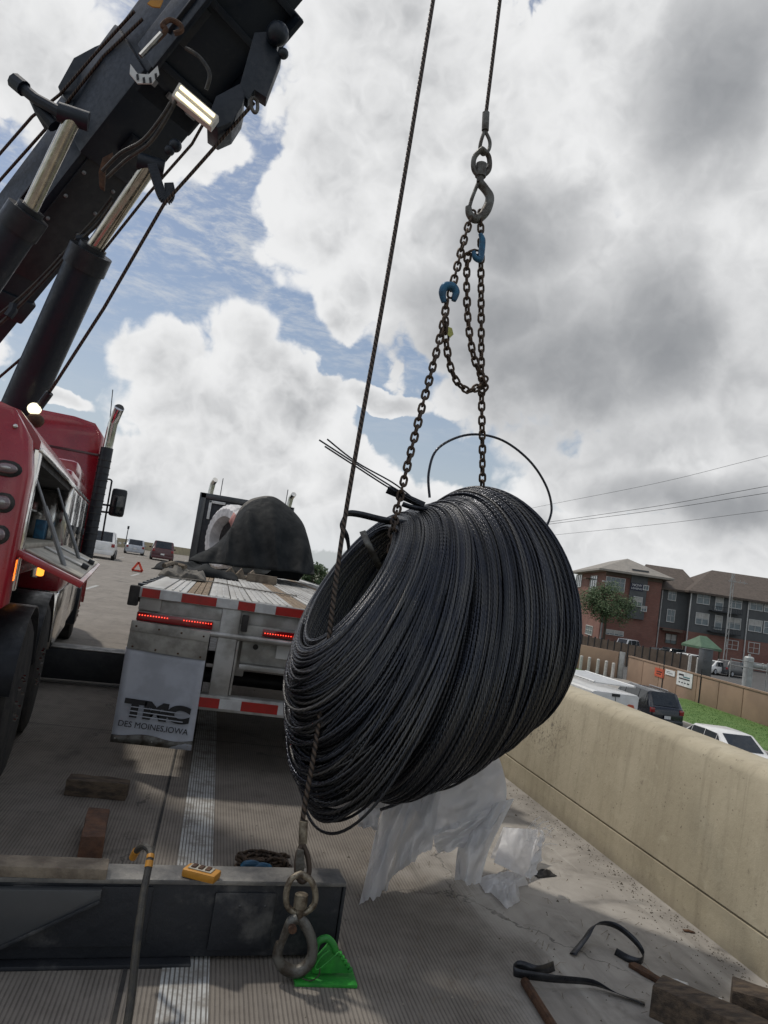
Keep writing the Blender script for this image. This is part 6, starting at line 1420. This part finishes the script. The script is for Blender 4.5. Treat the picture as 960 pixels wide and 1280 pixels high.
# ------------------------------------------------------------------ plastic sheet hanging under the coil and torn bag
mb = MB()
def sheet(tl, tr_, bl, br_, folds, amp, seed, sag=(0, 0), nu=44, nv=44, ragged=.0):
    def f(u, v):
        a = [tl[k]+(tr_[k]-tl[k])*u for k in range(3)]; b = [bl[k]+(br_[k]-bl[k])*u for k in range(3)]
        px = a[0]+(b[0]-a[0])*v+sag[0]*math.sin(math.pi*v)+3*nz((u*2, v*2, seed)); py = a[1]+(b[1]-a[1])*v+sag[1]*math.sin(math.pi*u)*v+ragged*(.7*nz((u*2.6, seed, seed+5))+.3*nz((u*9, v, seed)))*v**3
        Y_ = a[2]+(b[2]-a[2])*v+1.5*amp*(math.sin(u*folds+v*2.2+2*nz((u*2, v*2, seed+1)))+.5*nz((u*3, v*4, seed+3))+.9*abs(nz((u*3+v*2, v*2.5-u*2, seed+4)))+.2*abs(nz((u*9, v*7, seed+6))))
        p = P(px, py, Y_); 
        if p.z < .012: p = G(px, py, .012)
        return p
    mb.grid(nu, nv, f)
sheet((500, 978, 4.12), (614, 925, 4.3), (530, 1050, 4.05), (632, 1000, 4.25), 5, .05, 1, (6, 4), ragged=14)
sheet((490, 985, 4.1), (530, 968, 4.15), (449, 1131, 3.86), (484, 1112, 3.9), 7, .045, 2, (-4, 0), ragged=12)
sheet((515, 985, 4.12), (552, 985, 4.15), (486, 1102, 3.92), (540, 1056, 4.0), 6, .045, 5, (0, 0), ragged=20)
sheet((592, 1010, 4.2), (643, 998, 4.22), (568, 1100, 3.95), (600, 1107, 3.95), 6, .05, 3, (-6, 0), ragged=10)
sheet((540, 1040, 4.08), (640, 998, 4.2), (545, 1062, 4.02), (612, 1040, 4.1), 8, .04, 4, (0, 8), ragged=16)
sheet((450, 1010, 4.0), (475, 1010, 4.0), (447, 1034, 3.98), (472, 1038, 3.98), 8, .03, 6, (0, 0), ragged=10, nu=16, nv=16)
tag(mb.build('plastic_sheet', M['film'], smooth=80, recalc=False), 'torn translucent grey plastic sheet trailing from under the coil', 'plastic sheet')
# torn white bag standing on the shoulder
bc = G(645, 1106); bagt = thing('torn_bag', 'torn white plastic bag standing open on the shoulder', 'bag', bc)
bY = bc.y+.10
def bagface(name, tl, tr_, bl, br, seed, bulge, y):
    mb = MB()
    def f(u, v):
        px = (tl[0]+(tr_[0]-tl[0])*u)*(1-v)+(bl[0]+(br[0]-bl[0])*u)*v; py = (tl[1]+(tr_[1]-tl[1])*u)*(1-v)+(bl[1]+(br[1]-bl[1])*u)*v
        k = math.sin(math.pi*u)*bulge+.022*abs(nz((u*3+v*1.2, v*1.6-u, seed)))+.012*abs(nz((u*6-v*2, v*5, seed+2)))+.01*nz((u*2.5, v*9, seed+4))*v
        p = P(px, py+1.2*nz((u*6, v*2, seed)), y-k-.04*v+.20*(1-v)); p.z = max(p.z, .008); return p
    mb.grid(34, 34, f); return mb.build(name, M['bag'], bagt, smooth=60, recalc=False)
bagface('front_panel', (631, 1035), (670, 1036), (617, 1078), (660, 1098), 1, .05, bY)
bagface('side_panel', (669, 1036), (675, 1056), (655, 1098), (664, 1092), 4, .02, bY+.03)
bagface('back_panel', (629, 1034), (673, 1037), (613, 1072), (664, 1092), 7, -.05, bY+.12)
def twist(name, pts, r, seed):
    n1, n2 = 40, 9; q = cat_spline([V(p) for p in pts], n1); mb = MB()
    def f(u, v):
        i = min(n1-1, int(round(u*(n1-1)))); d = (q[min(i+1, n1-1)]-q[max(i-1, 0)]).normalized(); a_ = d.cross(V((.3, 1, .4))).normalized(); b_ = d.cross(a_)
        w = r*(1.0+.9*nz((u*5, seed, 1)))*(v-.5)*2; k = r*1.1*nz((u*7, v*3, seed))+r*.6*abs(nz((u*13, v*6, seed+3)))
        p = q[i]+a_*w+b_*k; p.z = max(.006, p.z); return p
    mb.grid(n1, n2, f); return mb.build(name, M['bag'], bagt, smooth=70, recalc=False)
twist('torn_edge', [P(x, y, Y_) for x, y, Y_ in ((675, 1042, 4.2), (675, 1058, 4.1), (668, 1080, 4.0), (660, 1098, 3.95))], .03, 2)
def hem(name, c4, h, seed):
    mb = MB()
    def f(u, v):
        a = [c4[0][k]+(c4[1][k]-c4[0][k])*u for k in (0, 1)]; b = [c4[3][k]+(c4[2][k]-c4[3][k])*u for k in (0, 1)]
        p = G(a[0]+(b[0]-a[0])*v+2*nz((u*4, v*3, seed)), a[1]+(b[1]-a[1])*v+2*nz((u*3, v*4, seed+2)), 0)
        e = max(0, 1-(2*u-1)**4)*max(0, 1-(2*v-1)**4); p.z = .008+h*e*(.35+1.3*abs(nz((u*3+v, v*3-u, seed)))+.7*abs(nz((u*8, v*7, seed)))); return p
    mb.grid(36, 22, f); return mb.build(name, M['bag'], bagt, smooth=60, recalc=False)
hem('crumpled_hem', ((596, 1100), (656, 1092), (660, 1108), (606, 1118)), .055, 3); hem('crumpled_hem', ((608, 1112), (648, 1108), (650, 1128), (634, 1138)), .05, 8)
mb = MB()
for i in range(26):
    a = P(random.uniform(655, 680), random.uniform(1030, 1060), 4.05); b = a+V((random.uniform(-.02, .10), random.uniform(-.05, .05), random.uniform(-.05, .08))); mb.tube([a, (a+b)/2+V((0, 0, .01)), b], .0012, 4)
mb.build('frayed_threads', M['bag'], bagt)['kind'] = 'stuff'
